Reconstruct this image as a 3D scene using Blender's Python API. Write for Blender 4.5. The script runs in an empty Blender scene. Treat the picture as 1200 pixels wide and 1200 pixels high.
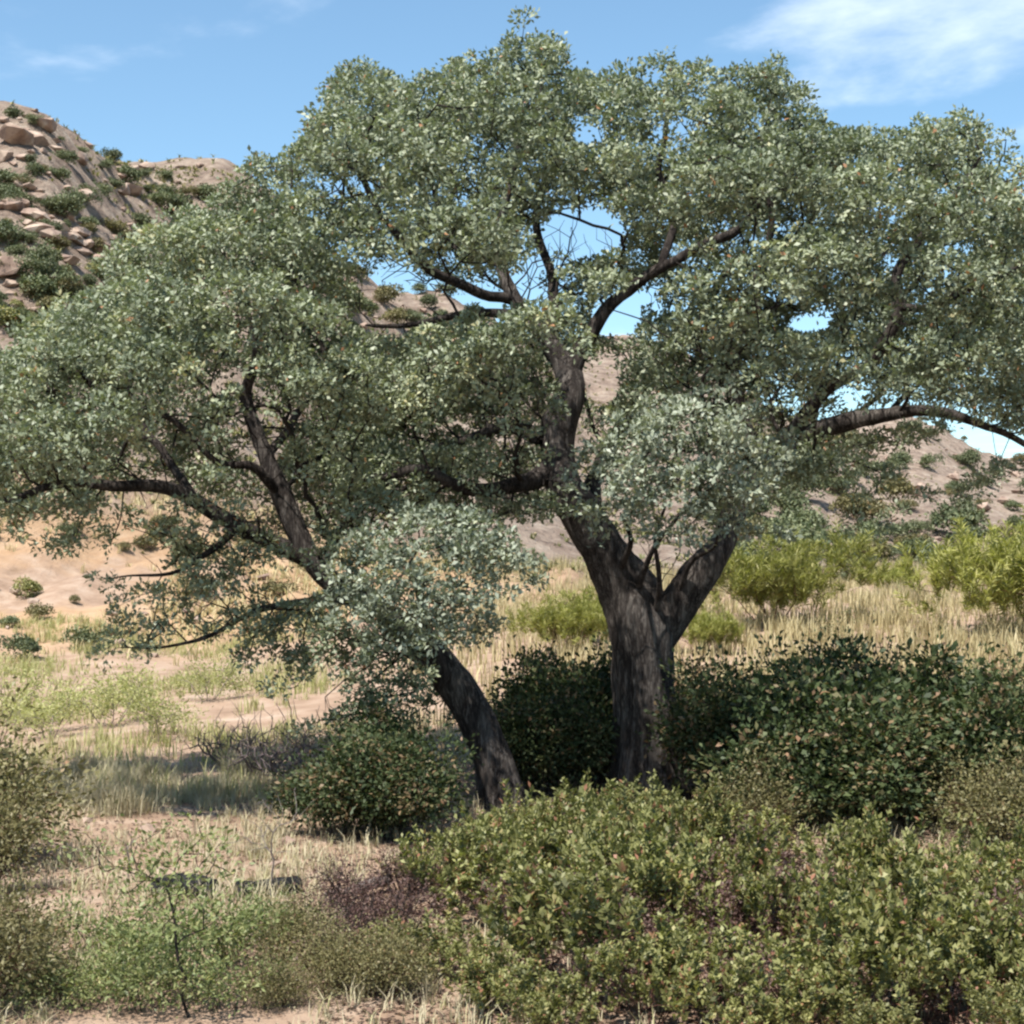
import bpy, bmesh, math
import numpy as np
from mathutils import Vector

# ------------------------------------------------------------------ camera
FPX, HOR, CAMZ = 1836.0, 690.0, 2.45          # focal length and horizon row in photo pixels, eye height
PITCH = math.atan((HOR - 600) / FPX)
sc = bpy.context.scene
col = sc.collection
cam = bpy.data.cameras.new('camera')
cam.sensor_width = 36.0
cam.lens = 36.0 * FPX / 1200.0
cam.clip_start = 0.1
cam.clip_end = 5000.0
camo = bpy.data.objects.new('camera', cam)
camo.location = (0, 0, CAMZ)
camo.rotation_euler = (math.pi / 2 + PITCH, 0, 0)
col.objects.link(camo)
sc.camera = camo

# ------------------------------------------------------------------ sky and sun
SUN_EL = math.radians(61)
SUN_AZ = math.atan2(-0.50, -0.80)             # x, y of the direction towards the sun: over the viewer's left shoulder
world = bpy.data.worlds.new('World')
sc.world = world
world.use_nodes = True
nt = world.node_tree
nt.nodes.clear()
out = nt.nodes.new('ShaderNodeOutputWorld')
bg = nt.nodes.new('ShaderNodeBackground')
bg.inputs['Strength'].default_value = 0.105
sky = nt.nodes.new('ShaderNodeTexSky')
sky.sky_type = 'NISHITA'
sky.sun_disc = False
sky.sun_elevation = SUN_EL
sky.sun_rotation = SUN_AZ
sky.altitude = 300
sky.air_density = 1.0
sky.dust_density = 0.35
sky.ozone_density = 0.1
tc = nt.nodes.new('ShaderNodeTexCoord')
sep = nt.nodes.new('ShaderNodeSeparateXYZ')
nt.links.new(tc.outputs['Generated'], sep.inputs[0])
zz = nt.nodes.new('ShaderNodeMath'); zz.operation = 'MAXIMUM'; zz.inputs[1].default_value = 0.03
nt.links.new(sep.outputs['Z'], zz.inputs[0])
dv = nt.nodes.new('ShaderNodeVectorMath'); dv.operation = 'DIVIDE'
cmb = nt.nodes.new('ShaderNodeCombineXYZ')
for s in 'XYZ':
    nt.links.new(zz.outputs[0], cmb.inputs[s])
nt.links.new(tc.outputs['Generated'], dv.inputs[0])
nt.links.new(cmb.outputs[0], dv.inputs[1])
mp = nt.nodes.new('ShaderNodeMapping')
mp.inputs['Location'].default_value = (6.36, 0.3, 0)
mp.inputs['Rotation'].default_value = (0, 0, math.radians(14))
mp.inputs['Scale'].default_value = (0.9, 0.75, 0)
nt.links.new(dv.outputs[0], mp.inputs[0])
ns = nt.nodes.new('ShaderNodeTexNoise')
ns.inputs['Scale'].default_value = 1.3
ns.inputs['Detail'].default_value = 7
ns.inputs['Roughness'].default_value = 0.55
ns.inputs['Distortion'].default_value = 0.15
nt.links.new(mp.outputs[0], ns.inputs['Vector'])
mr = nt.nodes.new('ShaderNodeMapRange')
mr.interpolation_type = 'SMOOTHSTEP'
mr.inputs['From Min'].default_value = 0.575
mr.inputs['From Max'].default_value = 0.78
mr.inputs['To Max'].default_value = 0.5
nt.links.new(ns.outputs['Fac'], mr.inputs['Value'])
mx = nt.nodes.new('ShaderNodeMix'); mx.data_type = 'RGBA'
mx.inputs['B'].default_value = (8.0, 8.4, 8.9, 1)
nt.links.new(mr.outputs[0], mx.inputs['Factor'])
tn = nt.nodes.new('ShaderNodeMix'); tn.data_type = 'RGBA'; tn.blend_type = 'MULTIPLY'   # white balance of the clear blue
tn.inputs['Factor'].default_value = 1.0
tn.inputs['B'].default_value = (0.84, 1.0, 1.0, 1)
nt.links.new(sky.outputs[0], tn.inputs['A'])
nt.links.new(tn.outputs['Result'], mx.inputs['A'])
nt.links.new(mx.outputs['Result'], bg.inputs['Color'])
nt.links.new(bg.outputs[0], out.inputs['Surface'])

sun = bpy.data.lights.new('sun', 'SUN')
sun.energy = 4.8
sun.angle = math.radians(0.53)
sun.color = (1.0, 0.95, 0.86)
suno = bpy.data.objects.new('sun', sun)
to_sun = Vector((math.sin(SUN_AZ) * math.cos(SUN_EL), math.cos(SUN_AZ) * math.cos(SUN_EL), math.sin(SUN_EL)))
suno.rotation_euler = to_sun.to_track_quat('Z', 'Y').to_euler()
suno.location = (-20, -20, 40)
col.objects.link(suno)

vs = sc.view_settings
vs.view_transform = 'Standard'
vs.look = 'None'
vs.exposure = 1.0
vs.gamma = 1.0
vs.use_curve_mapping = False
sc.render.engine = 'CYCLES'
sc.cycles.max_bounces = 4
sc.cycles.diffuse_bounces = 2
sc.cycles.transmission_bounces = 3
sc.cycles.filter_width = 2.4

rng = np.random.default_rng(7)

# ------------------------------------------------------------------ helpers
CP, SP = math.cos(PITCH), math.sin(PITCH)

def ray(px, py):
    dx, dy = (px - 600) / FPX, -(py - 600) / FPX
    return np.array([dx, CP - dy * SP, SP + dy * CP])

def at(px, py, Y):                              # the point seen at a photo pixel, Y metres out
    d = ray(px, py)
    t = Y / d[1]
    return np.array([d[0] * t, Y, CAMZ + d[2] * t])

def to_px(P):                                   # metres -> photo pixel, for trimming and density maps
    P = np.asarray(P, float)
    r = P - np.array([0, 0, CAMZ])
    f = r[..., 1] * CP + r[..., 2] * SP
    u = -r[..., 1] * SP + r[..., 2] * CP
    return 600 + FPX * r[..., 0] / f, 600 - FPX * u / f

def _hash(ix, iy, iz, seed):
    n = (ix * 374761393 + iy * 668265263 + iz * 2147483647 + seed * 1274126177) & 0xFFFFFFFF
    n = ((n ^ (n >> 13)) * 1274126177) & 0xFFFFFFFF
    return ((n ^ (n >> 16)) & 0xFFFF) / 65535.0

def vnoise(x, y, z=0.0, seed=0):
    x, y, z = np.broadcast_arrays(np.asarray(x, float), np.asarray(y, float), np.asarray(z, float))
    ix, iy, iz = np.floor(x).astype(np.int64), np.floor(y).astype(np.int64), np.floor(z).astype(np.int64)
    fx, fy, fz = x - ix, y - iy, z - iz
    fx, fy, fz = fx * fx * (3 - 2 * fx), fy * fy * (3 - 2 * fy), fz * fz * (3 - 2 * fz)
    r = 0
    for a in (0, 1):
        for b in (0, 1):
            for c in (0, 1):
                w = (fx if a else 1 - fx) * (fy if b else 1 - fy) * (fz if c else 1 - fz)
                r = r + w * _hash(ix + a, iy + b, iz + c, seed)
    return r * 2 - 1

def fbm(x, y, z=0.0, seed=0, octv=4):
    s, a, t = 0, 1.0, 0
    for o in range(octv):
        f = 2.0 ** o
        s = s + a * vnoise(np.asarray(x) * f, np.asarray(y) * f, np.asarray(z) * f, seed + o)
        t += a
        a *= 0.5
    return s / t

# terrain: profiles (distance, height) per bearing, taken from where the slopes stand in the photograph
PROF = {
    -900: [(0, 0), (18, 0), (30, .3), (40, 1.2), (50, 4), (70, 14), (100, 40), (160, 46), (260, 20), (600, 5)],
    -300: [(0, 0), (18, 0), (30, .3), (40, 1.0), (50, 3.2), (70, 12), (102, 40), (130, 41), (220, 18), (600, 5)],
    0: [(0, 0), (18, 0), (26, .1), (40, .7), (50, 2.5), (70, 9.2), (90, 25), (107, 38.6), (130, 39.5), (220, 15), (600, 5)],
    240: [(0, 0), (18, 0), (26, .3), (40, .8), (50, 2.0), (75, 9.2), (110, 24.5), (136, 42), (158, 42.5), (250, 15), (600, 5)],
    510: [(0, 0), (18, 0), (26, .6), (34, 1.2), (50, 2.4), (80, 6.4), (120, 16), (175, 38), (205, 38), (300, 15), (600, 5)],
    720: [(0, 0), (18, 0), (26, .8), (34, 1.55), (50, 2.6), (100, 5.7), (160, 19), (225, 40.5), (260, 40.5), (350, 15), (700, 5)],
    1060: [(0, 0), (18, 0), (26, .9), (34, 1.75), (50, 2.9), (100, 4.7), (200, 14), (325, 41), (360, 41), (450, 15), (800, 5)],
    1200: [(0, 0), (18, 0), (26, .9), (34, 1.75), (50, 2.9), (100, 4.4), (200, 11), (390, 37), (440, 37), (550, 12), (900, 5)],
    1700: [(0, 0), (18, 0), (26, .8), (34, 1.6), (50, 2.7), (100, 4.0), (200, 8), (450, 24), (500, 24), (650, 10), (1000, 5)],
}
KX = np.array(sorted(PROF), float)

def ground_z(X, Y):
    X, Y = np.broadcast_arrays(np.asarray(X, float), np.asarray(Y, float))
    X, Y = X.astype(float), Y.astype(float)
    Yc = np.maximum(Y, 6.0)
    u = np.clip(600 + FPX * X / Yc, KX[0], KX[-1])
    Yn = np.maximum(Y, 0)
    prof = np.stack([sum(np.interp(Yn * k, *zip(*PROF[int(p)])) for k in (.88, .94, 1.0, 1.06, 1.12)) / 5 for p in KX])
    i = np.clip(np.searchsorted(KX, u) - 1, 0, len(KX) - 2)
    t = (u - KX[i]) / (KX[i + 1] - KX[i])
    t = t * t * (3 - 2 * t)
    pf = prof.reshape(len(KX), -1)
    ar = np.arange(pf.shape[1])
    z = (pf[i.ravel(), ar] * (1 - t.ravel()) + pf[i.ravel() + 1, ar] * t.ravel()).reshape(X.shape)
    far = np.clip((Y - 38) / 60, 0, 1)
    z = z + fbm(X * .25, Y * .25, 0, 3, 3) * .09 * np.clip(Y / 8, .3, 1) + fbm(X * .9, Y * .9, 0, 5, 2) * .03
    # ribs, gullies and ledges on the hill
    z = z + far * (fbm(X * .045, Y * .045, 0, 11, 4) * 2.2 + np.abs(fbm(X * .13, Y * .13, 0, 15, 3)) * 1.3 - .4)
    rk = np.clip((Y - 60) / 15, 0, 1)
    q = z / 2.6 + 1.3 * fbm(X * .05, Y * .05, 0, 17, 3)
    z = z + rk * .75 * (np.abs((q % 1.0) - .5) * 2 - .5) * (.4 + .9 * np.clip(fbm(X * .07, Y * .07, 0, 18, 2) + .3, 0, 1))   # rock ledges
    z = z + rk * fbm(X * .45, Y * .45, 0, 19, 3) * .55
    z = z + np.clip((Y - 37) / 6, 0, 1) * (1 - rk) * (np.abs(fbm(X * .5, Y * .16, 0, 25, 3)) * .9 - .2)               # rills in the sandy bank
    return z

def gz(x, y):
    return float(ground_z(np.array([x]), np.array([y]))[0])

def hit(px, py, y0=6.0, y1=700.0):              # where the line of sight through a photo pixel meets the ground
    Y = np.exp(np.linspace(math.log(y0), math.log(y1), 700))
    d = ray(px, py)
    t = Y / d[1]
    X, Z = d[0] * t, CAMZ + d[2] * t
    below = Z < ground_z(X, Y)
    if not below.any():
        return None
    k = int(np.argmax(below))
    return np.array([X[k], Y[k], gz(X[k], Y[k])])

def tag(o, label=None, cat=None, group=None, kind=None):
    if label: o['label'] = label
    if cat: o['category'] = cat
    if group: o['group'] = group
    if kind: o['kind'] = kind
    return o

def empty(name, loc=(0, 0, 0), rz=0, s=1.0):
    o = bpy.data.objects.new(name, None)
    o.empty_display_size = .3
    o.location = loc
    o.rotation_euler = (0, 0, rz)
    o.scale = (s, s, s) if np.isscalar(s) else s
    col.objects.link(o)
    return o

def link(name, me, parent=None, kind=None):
    o = bpy.data.objects.new(name, me)
    col.objects.link(o)
    if parent is not None: o.parent = parent
    if kind: o['kind'] = kind
    return o

def copy_tree(o, parent=None):
    c = o.copy()
    col.objects.link(c)
    c.parent = parent
    for ch in list(o.children):
        copy_tree(ch, c)
    return c

def mesh_np(name, V, F, k, mat, smooth=False, tint=None):
    """V (n,3), F (m,k) index array -> mesh"""
    me = bpy.data.meshes.new(name)
    V = np.ascontiguousarray(V, np.float32); F = np.ascontiguousarray(F, np.int32)
    me.vertices.add(len(V)); me.vertices.foreach_set('co', V.ravel())
    me.loops.add(F.size); me.loops.foreach_set('vertex_index', F.ravel())
    me.polygons.add(len(F))
    me.polygons.foreach_set('loop_start', np.arange(0, F.size, k, dtype=np.int32))
    if smooth:
        me.polygons.foreach_set('use_smooth', np.ones(len(F), bool))
    if tint is not None:
        a = me.attributes.new('tint', 'FLOAT', 'FACE')
        a.data.foreach_set('value', np.ascontiguousarray(tint, np.float32))
    me.update(calc_edges=True)
    me.materials.append(mat)
    return me

def unit(v):
    return v / np.maximum(np.linalg.norm(v, axis=-1, keepdims=True), 1e-9)

def leaf_mesh(name, P, N, A, L, W, mat, tint, fold=.35):
    """one folded diamond leaf per point: P base, N normal, A axis, L length, W width"""
    A = unit(A); S = unit(np.cross(N, A)); N = np.cross(A, S)
    L = L[:, None]; W = W[:, None]
    n = len(P)
    V = np.empty((n, 4, 3), np.float32)
    V[:, 0] = P
    V[:, 1] = P + A * L * .52 + S * W * .5 + N * W * fold * .5
    V[:, 2] = P + A * L - N * L * .08
    V[:, 3] = P + A * L * .52 - S * W * .5 + N * W * fold * .5
    F = np.arange(n * 4, dtype=np.int32).reshape(n, 4)
    return mesh_np(name, V.reshape(-1, 3), F, 4, mat, False, tint)

def tube(pts, rad, sides, VV, FF, off, rough=0.0, seed=0, cap=True):
    pts = np.asarray(pts, float); rad = np.asarray(rad, float)
    T = np.gradient(pts, axis=0); T = unit(T)
    ref = np.array([0, 0, 1.0]) if abs(T[0][2]) < .8 else np.array([1.0, 0, 0])
    n0 = unit(np.cross(T[0], ref))
    ang = np.linspace(0, 2 * math.pi, sides, endpoint=False)
    ca, sa = np.cos(ang)[:, None], np.sin(ang)[:, None]
    rings = []
    for i in range(len(pts)):
        n0 = unit(n0 - T[i] * np.dot(n0, T[i]))
        b = np.cross(T[i], n0)
        d = ca * n0 + sa * b
        r = rad[i]
        if rough:
            q = pts[i] + d * rad[i]
            r = rad[i] * (1 + rough * fbm(q[:, 0] * 7, q[:, 1] * 7, q[:, 2] * 1.6, seed, 3)
                          + rough * .9 * vnoise(q[:, 0] * 2.2, q[:, 1] * 2.2, q[:, 2] * 1.5, seed + 9))[:, None]
        rings.append(pts[i] + d * r)
    V = np.concatenate(rings)
    m = len(pts)
    i = np.arange(m - 1)[:, None] * sides; j = np.arange(sides)[None, :]; j2 = (j + 1) % sides
    F = np.stack([i + j, i + j2, i + sides + j2, i + sides + j], -1).reshape(-1, 4) + off
    VV.append(V); FF.append(F)
    return off + len(V)

def tubes_mesh(name, chains, mat, rough=0.0):
    VV, FF, off = [], [], 0
    for q, (p, r, s) in enumerate(chains):
        off = tube(p, r, s, VV, FF, off, rough, q)
    return mesh_np(name, np.concatenate(VV), np.concatenate(FF), 4, mat, True)

def smooth_path(P, R, step):
    P = np.asarray(P, float); R = np.asarray(R, float)
    seg = np.linalg.norm(np.diff(P, axis=0), axis=1)
    s = np.concatenate([[0], np.cumsum(seg)])
    n = max(3, int(s[-1] / step) + 1)
    t = np.linspace(0, s[-1], n)
    # Catmull-Rom through the picked points
    m = np.gradient(P, s, axis=0)
    k = np.clip(np.searchsorted(s, t, 'right') - 1, 0, len(s) - 2)
    h = (s[k + 1] - s[k])[:, None]; u = ((t - s[k])[:, None]) / h
    Q = ((2*u**3 - 3*u**2 + 1) * P[k] + (u**3 - 2*u**2 + u) * h * m[k] + (-2*u**3 + 3*u**2) * P[k+1] + (u**3 - u**2) * h * m[k+1])
    return Q, np.interp(t, s, R)

# growth: each leaf cluster is joined by a curving twig to the nearest wood already there
class Skeleton:
    def __init__(self, cap=60000):
        self.p = np.zeros((cap, 3)); self.par = np.full(cap, -1); self.path = np.zeros(cap)
        self.dir = np.zeros((cap, 3)); self.fix = np.zeros(cap); self.lim = np.full(cap, -1); self.n = 0
    def add(self, p, par, fix=0., lim=-1):
        i = self.n
        self.p[i] = p; self.par[i] = par; self.fix[i] = fix; self.lim[i] = lim
        if par >= 0:
            d = p - self.p[par]; L = np.linalg.norm(d)
            self.path[i] = self.path[par] + L; self.dir[i] = d / max(L, 1e-6)
        else:
            self.dir[i] = (0, 0, 1)
        self.n += 1
        return i
    def limb(self, P, R, par, lim):
        first = par
        for p, r in zip(P, R):
            par = self.add(p, par, r, lim)
        return par
    def nearest(self, q):
        return int(np.argmin(np.sum((self.p[:self.n] - q) ** 2, 1)))
    def grow(self, pts, bf=.18, seg=.16, jit=.05, rg=rng, minfix=1e9):
        tips = []
        d0 = np.array([np.min(np.sum((self.p[:self.n:2] - q) ** 2, 1)) for q in pts])
        for k in np.argsort(d0):
            q = pts[k]
            v = q - self.p[:self.n]
            d = np.sqrt(np.sum(v * v, 1))
            cosv = np.sum(v * self.dir[:self.n], 1) / np.maximum(d, 1e-6)
            cost = d * (1.25 - .35 * cosv) + bf * self.path[:self.n] + (self.fix[:self.n] > minfix) * 2.0
            i = int(np.argmin(cost)); L = d[i]
            n = max(1, int(L / seg))
            a = self.p[i].copy(); c = a + self.dir[i] * L * .3 + np.array([0, 0, .12 * L]) + rg.normal(0, .06 * L + 1e-6, 3)
            par = i
            for s in range(1, n + 1):
                t = s / n
                w = a * (1 - t) ** 2 + 2 * c * t * (1 - t) + q * t * t
                if s < n: w = w + rg.normal(0, jit * min(L, .6) + 1e-6, 3)
                par = self.add(w, par)
            tips.append(par)
        return tips
    def radii(self, tip=.0035, ex=2.35):
        a = np.zeros(self.n); ch = np.zeros(self.n, int)
        for i in range(self.n - 1, -1, -1):
            if a[i] == 0: a[i] = tip ** ex
            if self.par[i] >= 0: a[self.par[i]] += a[i]
        r = a ** (1 / ex)
        return r
    def chains(self, r):
        kids = [[] for _ in range(self.n)]
        for i in range(self.n):
            if self.par[i] >= 0: kids[self.par[i]].append(i)
        res = []
        stack = []
        for i in range(self.n):
            if self.fix[i] > 0:
                stack += [(i, k) for k in kids[i] if self.fix[k] == 0]
            elif self.par[i] < 0:
                stack.append((i, None))
        while stack:
            a, b = stack.pop()
            ids = [a] if b is None else [a, b]
            cur = ids[-1]
            while kids[cur]:
                ks = sorted(kids[cur], key=lambda k: -r[k])
                stack += [(cur, k) for k in ks[1:]]
                cur = ks[0]; ids.append(cur)
            if len(ids) < 2: continue
            rr = r[ids].copy()
            rr[0] = min(rr[0], rr[1] * 1.25)
            rr[-1] *= .5
            res.append((self.p[ids], rr))
        return res

# ------------------------------------------------------------------ materials
def new_mat(name):
    m = bpy.data.materials.new(name)
    m.use_nodes = True
    return m, m.node_tree, m.node_tree.nodes['Principled BSDF'], m.node_tree.nodes['Material Output']

def ramp(t, stops, src, interp='LINEAR'):
    r = t.nodes.new('ShaderNodeValToRGB')
    r.color_ramp.interpolation = interp
    e = r.color_ramp.elements
    while len(e) < len(stops): e.new(.5)
    for k, (p, c) in enumerate(stops):
        e[k].position = p; e[k].color = (*c, 1)
    t.links.new(src, r.inputs[0])
    return r.outputs[0]

def leaf_mat(name, stops, rough=.5, spec=.35, trans=.25, tcol=(1.0, 1.15, .55), vary=.18):
    m, t, b, o = new_mat(name)
    a = t.nodes.new('ShaderNodeAttribute'); a.attribute_name = 'tint'
    c = ramp(t, stops, a.outputs['Fac'])
    oi = t.nodes.new('ShaderNodeObjectInfo')
    hs = t.nodes.new('ShaderNodeHueSaturation')
    mr_ = t.nodes.new('ShaderNodeMapRange'); mr_.inputs['To Min'].default_value = 1 - vary; mr_.inputs['To Max'].default_value = 1 + vary
    t.links.new(oi.outputs['Random'], mr_.inputs[0])
    t.links.new(mr_.outputs[0], hs.inputs['Value'])
    t.links.new(c, hs.inputs['Color'])
    c = hs.outputs[0]
    t.links.new(c, b.inputs['Base Color'])
    b.inputs['Roughness'].default_value = rough
    b.inputs['Specular IOR Level'].default_value = spec
    tr = t.nodes.new('ShaderNodeBsdfTranslucent')
    mu = t.nodes.new('ShaderNodeMix'); mu.data_type = 'RGBA'; mu.blend_type = 'MULTIPLY'; mu.inputs['Factor'].default_value = 1
    mu.inputs['B'].default_value = (*tcol, 1)
    t.links.new(c, mu.inputs['A']); t.links.new(mu.outputs['Result'], tr.inputs['Color'])
    ms = t.nodes.new('ShaderNodeMixShader'); ms.inputs[0].default_value = trans
    t.links.new(b.outputs[0], ms.inputs[1]); t.links.new(tr.outputs[0], ms.inputs[2])
    t.links.new(ms.outputs[0], o.inputs['Surface'])
    return m

M = {}
M['oak'] = leaf_mat('oak_leaves', [(0, (.112, .133, .088)), (.35, (.19, .217, .143)), (.7, (.27, .297, .195)), (.9, (.325, .335, .19)), (.97, (.34, .29, .15)), (1, (.32, .16, .08))], .5, .4, .2, vary=0)
M['oak_silver'] = leaf_mat('oak_leaves_silver', [(0, (.13, .155, .115)), (.4, (.215, .24, .178)), (.8, (.30, .325, .24)), (1, (.34, .33, .20))], .5, .4, .18, vary=0)
M['purple'] = leaf_mat('withered_leaves', [(0, (.05, .025, .024)), (.5, (.105, .058, .050)), (1, (.18, .115, .085))], .55, .3, .15, (1, .8, .6))
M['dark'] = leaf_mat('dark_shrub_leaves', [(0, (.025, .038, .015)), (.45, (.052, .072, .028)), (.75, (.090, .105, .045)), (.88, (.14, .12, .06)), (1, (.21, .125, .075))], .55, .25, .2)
M['olive'] = leaf_mat('olive_shrub_leaves', [(0, (.082, .085, .032)), (.4, (.175, .176, .065)), (.75, (.27, .265, .105)), (.9, (.32, .275, .12)), (1, (.28, .13, .08))], .5, .3, .28)
M['lime'] = leaf_mat('yellow_green_leaves', [(0, (.19, .195, .06)), (.5, (.29, .285, .085)), (1, (.40, .37, .15))], .5, .3, .35)
M['fresh'] = leaf_mat('fresh_green_leaves', [(0, (.085, .105, .04)), (.5, (.175, .205, .08)), (.85, (.27, .28, .125)), (1, (.32, .30, .14))], .5, .3, .3)
M['pale'] = leaf_mat('pale_green_leaves', [(0, (.22, .23, .09)), (.5, (.34, .34, .15)), (1, (.46, .43, .22))], .55, .3, .35)
M['brownish'] = leaf_mat('brown_green_leaves', [(0, (.085, .075, .035)), (.5, (.15, .135, .06)), (.85, (.20, .17, .08)), (1, (.24, .14, .08))], .5, .3, .2)
M['hillgreen'] = leaf_mat('hill_bush_leaves', [(0, (.055, .072, .035)), (.5, (.11, .13, .065)), (1, (.18, .185, .095))], .55, .3, .15)
M['straw'] = leaf_mat('dry_grass', [(0, (.30, .24, .12)), (.5, (.46, .38, .21)), (.85, (.58, .50, .31)), (1, (.36, .36, .13))], .6, .25, .3, (1, 1, .8))
M['palegrass'] = leaf_mat('pale_grass', [(0, (.28, .24, .15)), (.6, (.44, .385, .265)), (1, (.34, .34, .15))], .6, .25, .3, (1, 1, .8))
M['greengrass'] = leaf_mat('green_grass', [(0, (.26, .26, .10)), (.5, (.40, .38, .18)), (1, (.52, .46, .27))], .6, .25, .35)
M['scrub'] = leaf_mat('hill_scrub', [(0, (.10, .11, .05)), (.5, (.20, .195, .09)), (.8, (.32, .27, .14)), (1, (.40, .33, .2))], .6, .2, .2)
M['litter'] = leaf_mat('leaf_litter_and_shade', [(0, (.06, .035, .026)), (.5, (.13, .08, .058)), (1, (.27, .19, .135))], .7, .2, .05, (1, .9, .8))
M['deadtwig'] = None

def bark_mat(name, c0, c1, c2, scale=9.0, bump=.9):
    m, t, b, o = new_mat(name)
    g = t.nodes.new('ShaderNodeTexCoord')
    mp_ = t.nodes.new('ShaderNodeMapping'); mp_.inputs['Scale'].default_value = (1, 1, .17)
    t.links.new(g.outputs['Object'], mp_.inputs[0])
    vo = t.nodes.new('ShaderNodeTexVoronoi'); vo.feature = 'DISTANCE_TO_EDGE'; vo.inputs['Scale'].default_value = scale * 1.9
    n1 = t.nodes.new('ShaderNodeTexNoise'); n1.inputs['Scale'].default_value = scale; n1.inputs['Detail'].default_value = 8; n1.inputs['Roughness'].default_value = .65
    dis = t.nodes.new('ShaderNodeMixRGB'); dis.inputs[0].default_value = .3
    t.links.new(mp_.outputs[0], dis.inputs[1]); t.links.new(n1.outputs['Color'], dis.inputs[2])
    t.links.new(mp_.outputs[0], n1.inputs['Vector']); t.links.new(dis.outputs[0], vo.inputs['Vector'])
    mm = t.nodes.new('ShaderNodeMath'); mm.operation = 'MULTIPLY_ADD'; mm.inputs[1].default_value = .8
    t.links.new(vo.outputs['Distance'], mm.inputs[0]); 
    sc_ = t.nodes.new('ShaderNodeMath'); sc_.operation = 'MULTIPLY'; sc_.inputs[1].default_value = .95
    t.links.new(n1.outputs['Fac'], sc_.inputs[0]); t.links.new(sc_.outputs[0], mm.inputs[2])
    c = ramp(t, [(.40, c0), (.55, c1), (.78, c2)], mm.outputs[0])
    t.links.new(c, b.inputs['Base Color'])
    b.inputs['Roughness'].default_value = .9
    b.inputs['Specular IOR Level'].default_value = .15
    bp = t.nodes.new('ShaderNodeBump'); bp.inputs['Strength'].default_value = 1.0; bp.inputs['Distance'].default_value = .05 * bump
    t.links.new(mm.outputs[0], bp.inputs['Height']); t.links.new(bp.outputs[0], b.inputs['Normal'])
    return m

M['bark'] = bark_mat('oak_bark', (.018, .014, .013), (.052, .043, .039), (.145, .127, .115))
M['limb'] = bark_mat('oak_limb_bark_shaded', (.016, .012, .011), (.040, .032, .029), (.10, .085, .076))  # dark bark, made darker than the trunk with crown shade in its colour
M['twig'] = bark_mat('oak_twigs', (.016, .012, .011), (.032, .026, .023), (.07, .058, .052), 20, .3)
M['stem'] = bark_mat('red_brown_stems', (.05, .020, .015), (.10, .042, .032), (.17, .09, .07), 20, .3)
M['greystem'] = bark_mat('grey_dead_stems', (.13, .10, .095), (.24, .195, .18), (.36, .31, .28), 20, .3)
M['purplestem'] = bark_mat('purple_grey_stems', (.09, .065, .065), (.18, .14, .14), (.28, .23, .225), 20, .3)
M['char'] = bark_mat('charred_wood', (.010, .010, .012), (.028, .028, .030), (.09, .088, .085), 14, .8)

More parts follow.
